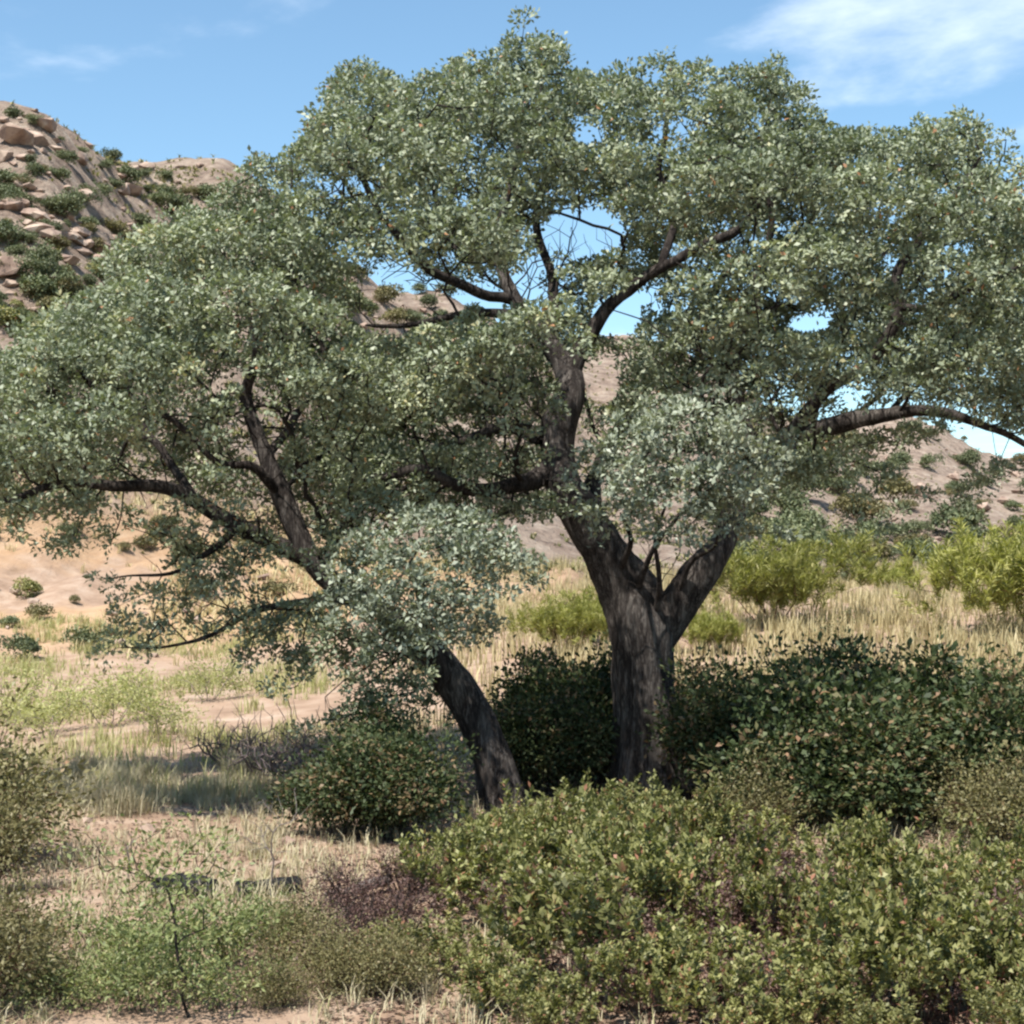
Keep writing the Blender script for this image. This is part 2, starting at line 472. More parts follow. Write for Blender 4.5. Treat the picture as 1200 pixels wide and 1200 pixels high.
def ground_mat():
    m, t, b, o = new_mat('dry_soil')
    g = t.nodes.new('ShaderNodeNewGeometry')
    def noise(s, d=6, r=.6, w=0):
        n = t.nodes.new('ShaderNodeTexNoise'); n.inputs['Scale'].default_value = s; n.inputs['Detail'].default_value = d; n.inputs['Roughness'].default_value = r
        mp_ = t.nodes.new('ShaderNodeMapping'); mp_.inputs['Location'].default_value = (w * 7.3, w * 3.1, w)
        t.links.new(g.outputs['Position'], mp_.inputs[0]); t.links.new(mp_.outputs[0], n.inputs['Vector'])
        return n.outputs['Fac']
    def mix(f, a, b_):
        x = t.nodes.new('ShaderNodeMix'); x.data_type = 'RGBA'
        t.links.new(f, x.inputs['Factor']); t.links.new(a, x.inputs['A']); t.links.new(b_, x.inputs['B'])
        return x.outputs['Result']
    def mrange(v, a, b_, c=0, d=1):
        x = t.nodes.new('ShaderNodeMapRange'); x.interpolation_type = 'SMOOTHSTEP'
        for k, q in zip(('From Min', 'From Max', 'To Min', 'To Max'), (a, b_, c, d)): x.inputs[k].default_value = q
        t.links.new(v, x.inputs['Value']); return x.outputs[0]
    def mul(a, b_):
        x = t.nodes.new('ShaderNodeMath'); x.operation = 'MULTIPLY'
        t.links.new(a, x.inputs[0]); t.links.new(b_, x.inputs[1]); return x.outputs[0]
    soil = ramp(t, [(.25, (.19, .125, .085)), (.5, (.31, .215, .155)), (.72, (.40, .305, .235))], noise(1.3))
    sand = ramp(t, [(.3, (.27, .165, .095)), (.5, (.37, .24, .145)), (.75, (.45, .32, .215))], noise(.6, 10, .7, 3))
    rock = ramp(t, [(.32, (.12, .088, .07)), (.45, (.24, .178, .14)), (.57, (.345, .27, .215)), (.72, (.45, .375, .305))], noise(.5, 12, .72, 5))
    sp = t.nodes.new('ShaderNodeSeparateXYZ'); t.links.new(g.outputs['Position'], sp.inputs[0])
    far = mrange(sp.outputs['Y'], 58, 74)
    # a bare sandy bank at the foot of the hill
    bank = mul(mul(mrange(sp.outputs['Y'], 36, 44), mrange(sp.outputs['X'], -3, 6, 1, 0)), mrange(noise(.16, 6, .6, 17), .36, .52))
    c = mix(bank, soil, sand)
    c = mix(far, c, rock)
    t.links.new(c, b.inputs['Base Color'])
    b.inputs['Roughness'].default_value = .95
    b.inputs['Specular IOR Level'].default_value = .1
    bp = t.nodes.new('ShaderNodeBump'); bp.inputs['Strength'].default_value = .7; bp.inputs['Distance'].default_value = .06
    t.links.new(noise(9, 9, .7, 11), bp.inputs['Height'])
    bp2 = t.nodes.new('ShaderNodeBump'); bp2.inputs['Distance'].default_value = .9
    t.links.new(mrange(sp.outputs['Y'], 40, 70, .15, .9), bp2.inputs['Strength'])
    t.links.new(noise(1.1, 8, .7, 13), bp2.inputs['Height']); t.links.new(bp.outputs[0], bp2.inputs['Normal']); t.links.new(bp2.outputs[0], b.inputs['Normal'])
    return m
M['ground'] = ground_mat()

def rock_mat():
    m, t, b, o = new_mat('tan_rock')
    g = t.nodes.new('ShaderNodeNewGeometry')
    n = t.nodes.new('ShaderNodeTexNoise'); n.inputs['Scale'].default_value = 1.1; n.inputs['Detail'].default_value = 9; n.inputs['Roughness'].default_value = .65
    t.links.new(g.outputs['Position'], n.inputs['Vector'])
    c = ramp(t, [(.3, (.14, .09, .07)), (.48, (.26, .18, .14)), (.62, (.36, .275, .215)), (.8, (.46, .38, .31))], n.outputs['Fac'])
    t.links.new(c, b.inputs['Base Color']); b.inputs['Roughness'].default_value = .92
    bp = t.nodes.new('ShaderNodeBump'); bp.inputs['Distance'].default_value = .15; bp.inputs['Strength'].default_value = .8
    t.links.new(n.outputs['Fac'], bp.inputs['Height']); t.links.new(bp.outputs[0], b.inputs['Normal'])
    return m
M['rock'] = rock_mat()

# ------------------------------------------------------------------ ground
def graded(a, b, c, d, fine, grow):
    """fine spacing between b and c, growing outwards to a and d"""
    xs = list(np.arange(b, c, fine))
    s, x = fine, xs[-1]
    while x < d: s *= grow; x += s; xs.append(x)
    s, x = fine, b
    left = []
    while x > a: s *= grow; x -= s; left.append(x)
    return np.array(left[::-1] + xs)
gx = graded(-600, -9, 9, 700, .22, 1.018)
gy = graded(-250, 6, 24, 1000, .22, 1.0135)
GX, GY = np.meshgrid(gx, gy)
GZ = ground_z(GX, GY)
nx, ny = len(gx), len(gy)
ii = (np.arange(ny - 1)[:, None] * nx + np.arange(nx - 1)[None]).ravel()
gme = mesh_np('ground', np.stack([GX, GY, GZ], -1).reshape(-1, 3), np.stack([ii, ii + 1, ii + nx + 1, ii + nx], -1), 4, M['ground'], True)
tag(link('ground', gme), 'dry tan ground rising into a rocky scrub hillside', 'ground', kind='structure')

# ------------------------------------------------------------------ oaks
GAPS = [(683, 272, 44, 26), (512, 347, 42, 20), (690, 160, 18, 11), (722, 372, 28, 24), (948, 380, 24, 11), (742, 350, 26, 10),
        (455, 372, 34, 22), (1185, 522, 26, 16), (1120, 530, 40, 22), (160, 650, 28, 26), (345, 690, 26, 14), (705, 450, 20, 26)]

def gap_keep(P, rg, soft=1.0):
    x, y = to_px(P)
    keep = np.ones(len(P), bool)
    for gx_, gy_, a, b in GAPS:
        e = ((x - gx_) / a) ** 2 + ((y - gy_) / b) ** 2
        keep &= (e > 1.25) | (rg.random(len(P)) < .05 * soft)
    return keep

def puffs_to_clusters(puffs, Y0, dens, rg):
    """leaf cluster centres on the outer shells of rounded foliage puffs"""
    C, O = [], []
    for px, py, rx, ry, dY, *ex in puffs:
        Y = Y0 + dY
        c = at(px, py, Y); k = Y / FPX
        a, b = rx * k, ry * k; d = (a + b) * .5
        n = max(3, int((ex[0] if ex else 1.0) * dens * (a * b + a * d + b * d)))
        v = unit(rg.normal(size=(n * 2, 3)))
        v = v[rg.random(n * 2) < np.where(v[:, 2] > -.15, 1.0, .3)][:n]
        lump = 1 + .42 * fbm(v[:, 0] * 1.7 + px * .37, v[:, 1] * 1.7 + py * .29, v[:, 2] * 1.7, 71, 2)[:, None]
        rr = rg.uniform(.5, 1.08, (len(v), 1)) ** .7
        rr = np.where(rg.random((len(v), 1)) < .07, rg.uniform(1.1, 1.38, (len(v), 1)), rr) * lump
        C.append(c + v * rr * np.array([a, d, b])); O.append(v)
    C, O = np.concatenate(C), np.concatenate(O)
    # keep tufts apart so that shadow shows between them
    cell = {}; keep = []
    for i in rg.permutation(len(C)):
        key = tuple(np.floor(C[i] / .15).astype(int)); ok = True
        for dx in (-1, 0, 1):
            for dy in (-1, 0, 1):
                for dz in (-1, 0, 1):
                    for j in cell.get((key[0] + dx, key[1] + dy, key[2] + dz), ()):
                        if np.dot(C[i] - C[j], C[i] - C[j]) < .0169: ok = False
        if ok:
            cell.setdefault(key, []).append(i); keep.append(i)
    return C[keep], O[keep]

def cluster_leaves(C, O, per, rg, spread=.11, L=(.046, .082), ratio=.55, up=.55, patch=.35, cl=.10):
    n = len(C)
    cnt = rg.integers(int(per * .7), int(per * 1.3) + 1, n)
    idx = np.repeat(np.arange(n), cnt)
    m = len(idx)
    sp = (spread * rg.uniform(.7, 1.35, n))[idx][:, None]
    P = C[idx] + rg.normal(0, 1, (m, 3)) * sp * np.array([1, 1, .8])
    A = unit(unit(P - C[idx]) * .9 + O[idx] * .5 + rg.normal(0, .55, (m, 3)))
    N = unit(np.array([0, 0, up]) + O[idx] * .35 + rg.normal(0, .55, (m, 3)))
    Ls = rg.uniform(*L, m)
    t = rg.beta(2.2, 2.2, m) * .75 + .12 + (rg.normal(0, cl, n))[idx] + patch * .3 * fbm(C[:, 0] * .8, C[:, 1] * .8, C[:, 2] * .8, 21, 2)[idx]
    t = np.where(rg.random(m) < .012, 1.0, np.clip(t, 0, .95))
    return P, N, A, Ls, Ls * ratio * rg.uniform(.8, 1.2, m), t

def tuft_leaves(C, O, per, rg, R=(.085, .175), L=(.046, .082), ratio=.52):
    n = len(C)
    Rt = rg.uniform(*R, n)
    cnt = (per * (Rt / .13) ** 1.6 * rg.uniform(.6, 1.2, n)).astype(int) + 6
    idx = np.repeat(np.arange(n), cnt); m = len(idx)
    v = unit(rg.normal(size=(m, 3)) + (O[idx] * .35 + np.array([0, 0, .45])))
    q = rg.uniform(.35, 1.05, (m, 1)) * np.where(rg.random((m, 1)) < .05, 1.35, 1)
    st = rg.uniform(.7, 1.35, (n, 3))[idx]
    P = C[idx] + v * q * Rt[idx][:, None] * st * np.array([1.1, 1.1, .85])
    A = unit(v * .7 + rg.normal(0, .6, (m, 3)) + np.array([0, 0, .1]))
    N = unit(v * .75 + np.array([0, 0, .45]) + rg.normal(0, .42, (m, 3)))
    Ls = rg.uniform(*L, m)
    t = rg.beta(2.2, 2.2, m) * .6 + .16 + rg.normal(0, .13, n)[idx] + .16 * fbm(C[:, 0] * .8, C[:, 1] * .8, C[:, 2] * .8, 21, 2)[idx]
    t = np.where(rg.random(m) < .008, 1.0, np.clip(t, 0, .95))
    return P, N, A, Ls, Ls * ratio * rg.uniform(.8, 1.2, m), t

# openings on the near side of the crown where the limbs show
OPEN = [(1054, 360, 20, 52), (1020, 415, 30, 18), (950, 505, 62, 18), (1080, 487, 60, 13), (868, 440, 13, 50), (660, 465, 30, 62), (298, 500, 24, 55), (345, 610, 30, 48),
        (190, 575, 100, 15), (455, 280, 18, 34), (765, 325, 62, 16), (590, 342, 46, 14), (620, 545, 55, 36), (540, 565, 80, 24), (780, 190, 11, 38), (900, 262, 10, 34), (1118, 225, 26, 16),
        (630, 300, 16, 50), (210, 490, 30, 10), (480, 300, 20, 14), (560, 500, 30, 12), (410, 690, 34, 14)]

# the uneven upper outline of the two crowns, as photo columns and rows
TOP = np.array([(-300, 500), (-100, 440), (0, 400), (60, 362), (100, 322), (130, 298), (180, 270), (240, 236), (270, 206), (330, 186), (355, 150), (385, 112), (400, 74), (440, 76), (465, 98), (510, 92),
                (540, 60), (575, 74), (600, 38), (650, 38), (668, 84), (700, 94), (735, 66), (790, 66), (840, 84), (870, 72), (900, 70), (945, 96), (958, 128), (985, 158), (1030, 152), (1065, 152),
                (1090, 142), (1120, 132), (1165, 142), (1190, 168), (1250, 200), (1400, 300)], float)

def under_outline(P, rg):
    x, y = to_px(P)
    return (y > np.interp(x, TOP[:, 0], TOP[:, 1]) + 8 - rg.exponential(5, len(P))) | (((x - 619) / 8) ** 2 + ((y - 20) / 14) ** 2 < 1)

def open_keep(P, Yf, rg):
    x, y = to_px(P)
    keep = np.ones(len(P), bool)
    for gx_, gy_, a, b in OPEN:
        e = ((x - gx_) / a) ** 2 + ((y - gy_) / b) ** 2
        keep &= (e > 1) | (P[:, 1] > Yf) | (rg.random(len(P)) < .42)
    return keep

def build_oak(name, Y0, limbs, puffs, dens, per, rg, label, bare_spots, back=.95, silver=None):
    base = at(*limbs[0][1][0][:2], Y0)
    base[2] = gz(base[0], base[1])
    root = empty(name, base)
    sk = Skeleton()
    ends = []
    parts = []
    for li, (pname, pts, frm) in enumerate(limbs):
        P = np.array([at(q[0], q[1], Y0 + (q[3] if len(q) > 3 else 0)) for q in pts])
        R = np.array([q[2] * (Y0 + (q[3] if len(q) > 3 else 0)) / FPX for q in pts])
        if li == 0:
            P[0][2] = base[2] - .15
        Q, RR = smooth_path(P, R, .10)
        n = len(Q)
        if li:
            w = np.minimum(1, np.arange(n) / 4)[:, None]
            Q = Q + w * (np.stack([vnoise(Q[:, 0] * 2.2, Q[:, 1] * 2.2, Q[:, 2] * 2.2, 40 + a) for a in range(3)], -1) * .06)
        par = -1 if li == 0 else sk.nearest(Q[0])
        sk.limb(Q, RR, par, li)
        parts.append((pname, Q, RR))
    # foliage puffs of the far side of the crown
    allp = list(puffs)
    for px, py, rx, ry, dY, *ex in puffs:
        if dY < -.4 and not ex and rg.random() < back:
            for rep_ in range(2):
                allp.append((px + rg.normal(0, 32), py + rg.normal(0, 20) - 8, rx * 1.05, ry * 1.0, -dY * rg.uniform(.15, 1.15) + .25, .8))
    C, O = puffs_to_clusters(allp, Y0, dens, rg)
    k = gap_keep(C, rg) & under_outline(C, rg) & open_keep(C, Y0 - .15, rg) & (fbm(C[:, 0] * 1.5, C[:, 1] * 1.5, C[:, 2] * 1.5, 35, 2) < .40 + .12 * rg.random(len(C)))
    C, O = C[k], O[k]
    sk.grow(C, rg=rg, minfix=.16)
    bare = []
    for px, py, rx, ry, dY, n in bare_spots:
        v = unit(rg.normal(size=(n, 3))) * rg.random((n, 1)) ** .4
        kk = (Y0 + dY) / FPX
        bare.append(at(px, py, Y0 + dY) + v * np.array([rx * kk, .9, ry * kk]))
    sk.grow(np.concatenate(bare), rg=rg, minfix=.16, jit=.09)
    r = sk.radii(.0045)
    for pname, Q, RR in parts:
        thick = RR.max()
        rough = .16 if thick > .15 else .08
        sides = 28 if thick > .25 else (16 if thick > .1 else 10)
        if pname == 'trunk':
            RR = RR * (1 + .35 * np.exp(-np.arange(len(RR)) / 2.5))
        RR = RR.copy(); RR[-1] *= .3
        o = link(pname, tubes_mesh(pname, [(Q - base, RR * (1.0 if pname == 'trunk' else .76), sides)], M['bark'] if thick > .2 else M['limb'], rough), root)
    ch = [(p - base, np.minimum(rr, .07), 6 if rr.max() > .02 else 4 if rr.max() > .008 else 3) for p, rr in sk.chains(r)]
    link('twigs', tubes_mesh('twigs', ch, M['twig']), root, 'stuff')
    P, N, A, L, W, t = tuft_leaves(C, O, per, rg)
    k = gap_keep(P, rg, 1.0)
    P, N, A, L, W, t = [q[k] for q in (P, N, A, L, W, t)]
    link('crown', leaf_mesh('crown', P - base, N, A, L, W, M['oak'], t), root, 'stuff')
    if silver:
        C, O = puffs_to_clusters(silver, Y0, dens * 1.15, rg)
        # thin shoots that carry the pale clump
        sk2 = Skeleton(20000); j = sk.nearest(C.mean(0)); sk2.add(sk.p[j], -1, 0.001)
        sk2.dir[0] = unit(C.mean(0) - sk.p[j])
        sk2.grow(C, rg=rg)
        r2 = sk2.radii(.0045)
        link('twigs', tubes_mesh('twigs', [(p - base, np.minimum(q, .05), 4) for p, q in sk2.chains(r2)], M['twig']), root, 'stuff')
        P, N, A, L, W, t = tuft_leaves(C, O, per, rg)
        o = link('foliage_clump', leaf_mesh('foliage_clump', P - base, N, A, L, W, M['oak_silver'], t), root, 'stuff')
        o['label'] = 'paler silvery leaf clump hanging in front of the limbs'
    tag(root, label, 'tree', 'oaks')
    return root

oak1_limbs = [
    ('trunk', [(760, 950, 41), (758, 910, 37), (757, 870, 36), (758, 820, 36), (756, 775, 37), (750, 738, 39), (738, 702, 37), (716, 662, 29, -.1), (690, 618, 24, -.2), (664, 575, 20, -.2)], None),
    ('branch', [(700, 635, 28, -.17), (690, 618, 31, -.2), (662, 572, 28, -.2), (648, 530, 27, 0), (655, 490, 29, .1), (668, 462, 24, .1), (660, 425, 19, .2), (630, 385, 14, .3), (600, 350, 11, .4), (585, 300, 8, .4), (590, 230, 6, .2), (610, 150, 4, 0)], 0),
    ('branch', [(754, 800, 30), (768, 755, 34), (788, 718, 31, -.1), (816, 678, 27, -.2), (842, 640, 20, -.2), (858, 600, 18, 0), (885, 555, 17, .2), (920, 522, 16, .2), (975, 497, 14, 0), (1045, 487, 11, -.2), (1110, 484, 8, -.4), (1175, 508, 5, -.6), (1230, 530, 4, -.6)], 0),
    ('branch', [(648, 545, 18), (605, 570, 13, -.5), (545, 572, 10, -.9), (480, 550, 8, -1.2), (420, 560, 6, -1.3)], 1),
    ('branch', [(640, 515, 16, 0), (600, 500, 11, .3), (545, 512, 8, .6), (470, 540, 6, .9), (400, 530, 4, 1.0)], 1),
    ('branch', [(664, 450, 16, .1), (690, 385, 12, .2), (730, 342, 10, .1), (775, 312, 9, 0), (815, 296, 8, -.1), (870, 270, 6, -.4), (910, 210, 4, -.6)], 1),
    ('branch', [(618, 372, 11, .3), (565, 365, 7, .2), (500, 378, 5, 0), (430, 384, 3, -.2)], 1),
    ('branch', [(602, 352, 9, .4), (550, 335, 8, 0), (490, 305, 7, -.5), (455, 262, 5, -.8), (420, 190, 4, -1.0)], 1),
    ('branch', [(640, 395, 10, .3), (645, 330, 8, 1.0), (630, 250, 6, 1.4), (660, 150, 4, 1.2)], 1),
    ('branch', [(910, 530, 14, .2), (955, 465, 11, 0), (1018, 420, 10, -.4), (1052, 365, 9.5, -.6), (1056, 315, 8, -.6), (1095, 255, 6, -.6), (1140, 195, 4, -.4)], 2),
    ('branch', [(890, 550, 13, .2), (872, 480, 10, .4), (866, 420, 8, .2), (880, 340, 6, 0), (905, 260, 5, -.3), (885, 160, 3, -.3)], 2),
    ('branch', [(775, 312, 7, 0), (790, 250, 6, .3), (775, 190, 5, .2), (785, 120, 3, 0)], 5),
    ('branch', [(1052, 360, 7, -.6), (1100, 355, 5, -.8), (1160, 330, 4, -.8), (1220, 300, 3, -.6)], 9),
    ('branch', [(762, 742, 7, -.15), (772, 690, 4.5, -.5), (765, 630, 3, -.9), (780, 590, 2, -1.3)], 0),
    ('branch', [(745, 705, 7, -.2), (758, 650, 4, -.6), (792, 610, 3, -1.1), (820, 580, 2, -1.5)], 0),
    ('branch', [(790, 715, 6, -.2), (806, 665, 4, -.5), (838, 640, 2.5, -.9), (850, 600, 2, -1.3)], 2),
    ('branch', [(725, 675, 7, -.2), (735, 630, 4, -.7), (722, 600, 3, -1.2)], 0),
    ('branch', [(700, 640, 20, -.2), (700, 560, 14, .8), (740, 480, 10, 1.6), (800, 400, 8, 2.2), (860, 300, 6, 2.4)], 1),
]
oak1_puffs = [
    (415, 100, 34, 30, .5), (450, 130, 55, 42, -1), (400, 165, 50, 42, -1.5), (350, 195, 50, 38, -1), (300, 222, 40, 26, 0),
    (545, 92, 36, 30, .5), (520, 130, 55, 46, -1.5), (612, 68, 38, 28, 0), (640, 95, 48, 40, -1), (600, 140, 58, 46, -2),
    (720, 118, 46, 34, 0), (770, 100, 48, 34, 0), (745, 150, 56, 46, -1.5), (822, 112, 52, 40, -.5), (890, 106, 42, 36, 0),
    (930, 130, 28, 30, .5), (860, 160, 58, 48, -1.5), (930, 192, 56, 42, -1), (1000, 190, 48, 36, -.5), (1060, 188, 52, 40, -.8),
    (1120, 175, 46, 40, 0), (1170, 188, 42, 40, 0), (1240, 230, 60, 50, 0), (619, 18, 5, 5, 0),
    (440, 200, 60, 48, -2.2), (500, 205, 58, 46, -2.6), (560, 200, 54, 46, -2.6), (635, 205, 52, 40, -2.2),
    (785, 215, 58, 50, -2.2), (842, 228, 58, 48, -2.5), (902, 240, 58, 48, -2.3), (970, 250, 58, 48, -2), (1030, 240, 58, 46, -2),
    (1090, 258, 58, 48, -2), (1150, 262, 58, 48, -1.6), (1215, 310, 60, 55, -1.5),
    (380, 268, 52, 42, -1.8), (440, 278, 48, 34, -2.2), (520, 285, 58, 38, -2.8), (572, 268, 48, 42, -2.8), (590, 310, 40, 26, -2.4),
    (705, 225, 40, 26, -1.8), (770, 268, 46, 30, -2), (640, 392, 56, 32, -2.8), (690, 345, 34, 24, -2.2), (600, 410, 40, 26, -2.6),
    (830, 350, 56, 46, -2.4), (900, 330, 58, 46, -2.6), (970, 320, 58, 46, -2.3), (1090, 330, 52, 46, -2), (1005, 365, 40, 34, -1.8),
    (1145, 362, 58, 48, -1.8), (1210, 400, 60, 55, -1.5), (800, 420, 50, 46, -1.2), (860, 400, 52, 46, -2), (922, 422, 56, 42, -2.3),
    (985, 440, 56, 38, -2), (1060, 430, 56, 36, -2), (1130, 438, 56, 44, -1.8), (1195, 478, 48, 40, -1.3), (1250, 500, 50, 45, -1),
    (950, 560, 48, 32, -.5), (1010, 582, 52, 30, -.5, .6), (1052, 612, 30, 18, 0, .5), (955, 515, 46, 26, -1), (1182, 552, 36, 20, -.5), (1090, 510, 40, 14, -.6),
    (580, 430, 52, 36, -2.5), (520, 440, 56, 40, -2.5), (560, 480, 52, 34, -2.3), (480, 478, 54, 36, -2), (612, 470, 36, 32, -1.6), (460, 412, 50, 22, -1),
    (550, 395, 46, 24, -2), (740, 430, 40, 34, .6), (720, 500, 44, 36, .8), (770, 470, 44, 36, .5), (560, 560, 60, 34, .8), (480, 560, 60, 36, .6), (610, 600, 50, 26, 1.0), (690, 330, 30, 20, 2.0),
    (1060, 452, 50, 24, .4, 1.2), (1130, 458, 52, 26, .4, 1.2), (1095, 448, 52, 24, -1.2, 1.0), (1180, 440, 40, 40, .6, 1.0), (600, 540, 50, 30, -1.2, .7), (520, 558, 60, 32, -1.0, .8), (450, 560, 60, 36, -.9, .9), (620, 600, 50, 24, -.5, .8), (560, 612, 52, 20, -.4, .8), (640, 470, 40, 30, -1.0, .6), (600, 480, 40, 50, 1.0), (560, 440, 50, 40, 1.0), (500, 500, 60, 40, .8), (440, 500, 50, 50, .9), (370, 560, 50, 50, 1.2), (840, 450, 50, 50, 1.5), (900, 470, 50, 40, 1.4), (760, 400, 40, 30, 1.4), (742, 245, 40, 30, -1.5), (655, 232, 42, 20, -1.8), (730, 312, 26, 14, -1.0), (690, 215, 50, 18, 1.5), (745, 290, 30, 30, 1.5), (620, 260, 30, 40, 1.4), (1050, 400, 50, 40, 1.2), (1110, 400, 50, 40, 1.4), (980, 400, 50, 30, 1.2), (450, 600, 60, 30, 1.0), (520, 600, 60, 30, 1.2), (400, 560, 50, 40, 1.0), (560, 520, 50, 40, 1.3), (620, 560, 40, 40, 1.2), (470, 520, 50, 36, 1.2),
]
oak1_silver = [(742, 545, 56, 46, -2.6), (800, 520, 66, 48, -2.8), (862, 552, 54, 44, -2.6), (785, 582, 64, 38, -2.8), (850, 592, 42, 28, -2.5), (722, 600, 34, 24, -2.4), (890, 600, 40, 30, -2.2, .45), (900, 540, 36, 34, -2, .45), (700, 560, 34, 40, -2.2, .4), (760, 490, 60, 26, -2.2, .5), (840, 480, 60, 26, -2.2, .5), (800, 620, 60, 18, -2.6, .4)]
oak1 = build_oak('oak_tree', 18.0, oak1_limbs, oak1_puffs, 60, 62, np.random.default_rng(11),
                 'tall oak with thick upright grey trunk and broad grey-green crown',
                 [(560, 560, 130, 60, -.5, 330), (640, 300, 90, 60, .2, 160), (900, 480, 130, 60, -.3, 200), (1060, 380, 90, 80, -.9, 110), (600, 470, 80, 60, -.4, 130), (760, 640, 70, 60, -.5, 60), (480, 330, 80, 40, -.5, 90), (850, 330, 90, 70, -.5, 110)], silver=oak1_silver)

oak2_limbs = [
    ('trunk', [(590, 955, 26), (584, 915, 22), (574, 875, 21), (556, 838, 21), (532, 800, 20), (508, 768, 18), (470, 735, 16), (425, 703, 15), (385, 678, 15), (362, 650, 15), (345, 615, 13), (330, 578, 13), (312, 535, 10), (298, 500, 9), (288, 465, 8), (300, 420, 5, -.3), (290, 360, 3, -.5)], None),
    ('branch', [(360, 655, 15), (318, 632, 13, -.1), (270, 608, 12, -.3), (215, 583, 11, -.5), (150, 570, 9, -.8), (75, 566, 7, -1.1), (10, 585, 5, -1.3), (-50, 580, 3, -1.3)], 0),
    ('branch', [(330, 580, 9), (298, 548, 7, -.3), (250, 540, 5, -.5), (200, 490, 5, -.6), (130, 468, 4, -.7), (80, 420, 3, -.7)], 0),
    ('branch', [(430, 706, 10), (370, 700, 7, -.2), (310, 712, 5, -.5), (245, 745, 3.4, -.7), (190, 760, 2, -.8), (140, 764, .8, -.9)], 0),
    ('branch', [(280, 612, 7, -.3), (240, 650, 5, -.5), (195, 668, 3, -.7), (130, 678, .8, -.9)], 1),
    ('branch', [(312, 535, 8), (345, 490, 6, .4), (380, 430, 5, .8), (360, 350, 4, .8), (330, 300, 3, .6)], 0),
    ('branch', [(230, 590, 8, -.5), (190, 530, 6, 0), (150, 450, 5, .6), (170, 370, 4, .9), (210, 310, 3, .9)], 1),
    ('branch', [(512, 772, 13), (500, 740, 9, -.6), (490, 700, 7, -1.3), (480, 660, 5, -1.8)], 0),
    ('branch', [(380, 680, 9), (400, 620, 7, .4), (440, 585, 5, .7), (480, 570, 4, .8)], 0),
]
oak2_puffs = [
    (150, 318, 50, 38, 0), (195, 300, 50, 40, -.5), (245, 296, 52, 36, -.5), (300, 290, 52, 42, -1), (352, 330, 52, 42, -1),
    (100, 395, 52, 40, -1), (150, 380, 58, 46, -1.6), (220, 370, 58, 46, -1.9), (290, 370, 58, 46, -2), (350, 402, 56, 44, -2), (402, 440, 46, 36, -1.8),
    (35, 448, 56, 42, -1), (90, 450, 58, 46, -1.8), (160, 440, 58, 46, -2.1), (230, 440, 58, 46, -2.2), (335, 452, 46, 36, -2), (-30, 470, 60, 50, -1),
    (20, 500, 58, 46, -1.8), (80, 518, 56, 40, -2.1), (150, 508, 56, 36, -2.2), (220, 515, 52, 36, -2.1), (0, 558, 58, 40, -1.6), (60, 600, 46, 28, -1.4, .6), (-60, 560, 60, 50, -1),
    (20, 605, 40, 22, -1.2, .6), (90, 640, 44, 28, -.6, .4), (120, 605, 46, 24, -.9, .6), (200, 632, 34, 18, 0, .4), (195, 712, 56, 36, -.8, .65), (262, 692, 46, 36, -.8, .6), (165, 742, 36, 22, -.8, .6), (140, 768, 26, 12, -.9, .6), (130, 680, 26, 14, -.9, .6), (230, 745, 30, 18, -.7, .6), (300, 745, 44, 34, -.8, .55),
    (325, 790, 48, 34, -.5, .5), (400, 490, 44, 34, -1.6), (375, 540, 42, 34, -1.2), (430, 590, 48, 34, -.8), (270, 480, 40, 26, -1.9),
    (400, 745, 44, 36, -.8, .6), (380, 800, 48, 36, -.7, .5), (445, 800, 48, 36, -.8, .55), (430, 855, 54, 34, -.5, .5), (505, 850, 30, 34, .4, .5), (470, 770, 44, 34, -.9, .8), (420, 765, 44, 34, -.9, .8), (530, 740, 40, 26, .6, .6), (350, 740, 40, 34, -.6, .7), (460, 830, 44, 34, -.7, .6), (360, 610, 40, 28, .8), (230, 660, 30, 20, -.4),
    (250, 598, 50, 28, -1.0, .6), (310, 650, 40, 34, -.7, .6), (180, 640, 50, 26, -.9, .6), (400, 650, 44, 36, -.6, .9), (380, 610, 44, 30, -.7, .7), (340, 700, 40, 24, -.4, .6), (290, 580, 40, 30, .8), (230, 560, 40, 24, .6), (100, 560, 50, 26, .6),
]
oak2_silver = [(490, 655, 62, 40, -2.2), (452, 692, 50, 40, -2.2), (532, 690, 56, 40, -2.3), (562, 645, 46, 30, -2.1), (482, 728, 56, 34, -2.2), (592, 662, 32, 28, -1.9), (420, 660, 36, 34, -1.8, .45), (420, 725, 40, 34, -1.8, .45), (540, 735, 50, 26, -1.9, .45), (510, 615, 60, 20, -1.8, .5), (610, 690, 30, 24, -1.5, .45)]
oak2 = build_oak('oak_tree', 17.4, oak2_limbs, oak2_puffs, 60, 62, np.random.default_rng(23),
                 'smaller oak with slender trunk leaning over the dry slope beside the tall oak',
                 [(420, 590, 90, 60, -.3, 160), (250, 620, 130, 60, -.6, 190), (300, 510, 80, 70, -.5, 120), (250, 720, 120, 60, -.8, 120), (430, 790, 80, 70, -.5, 130), (110, 550, 100, 50, -.8, 90)], silver=oak2_silver)

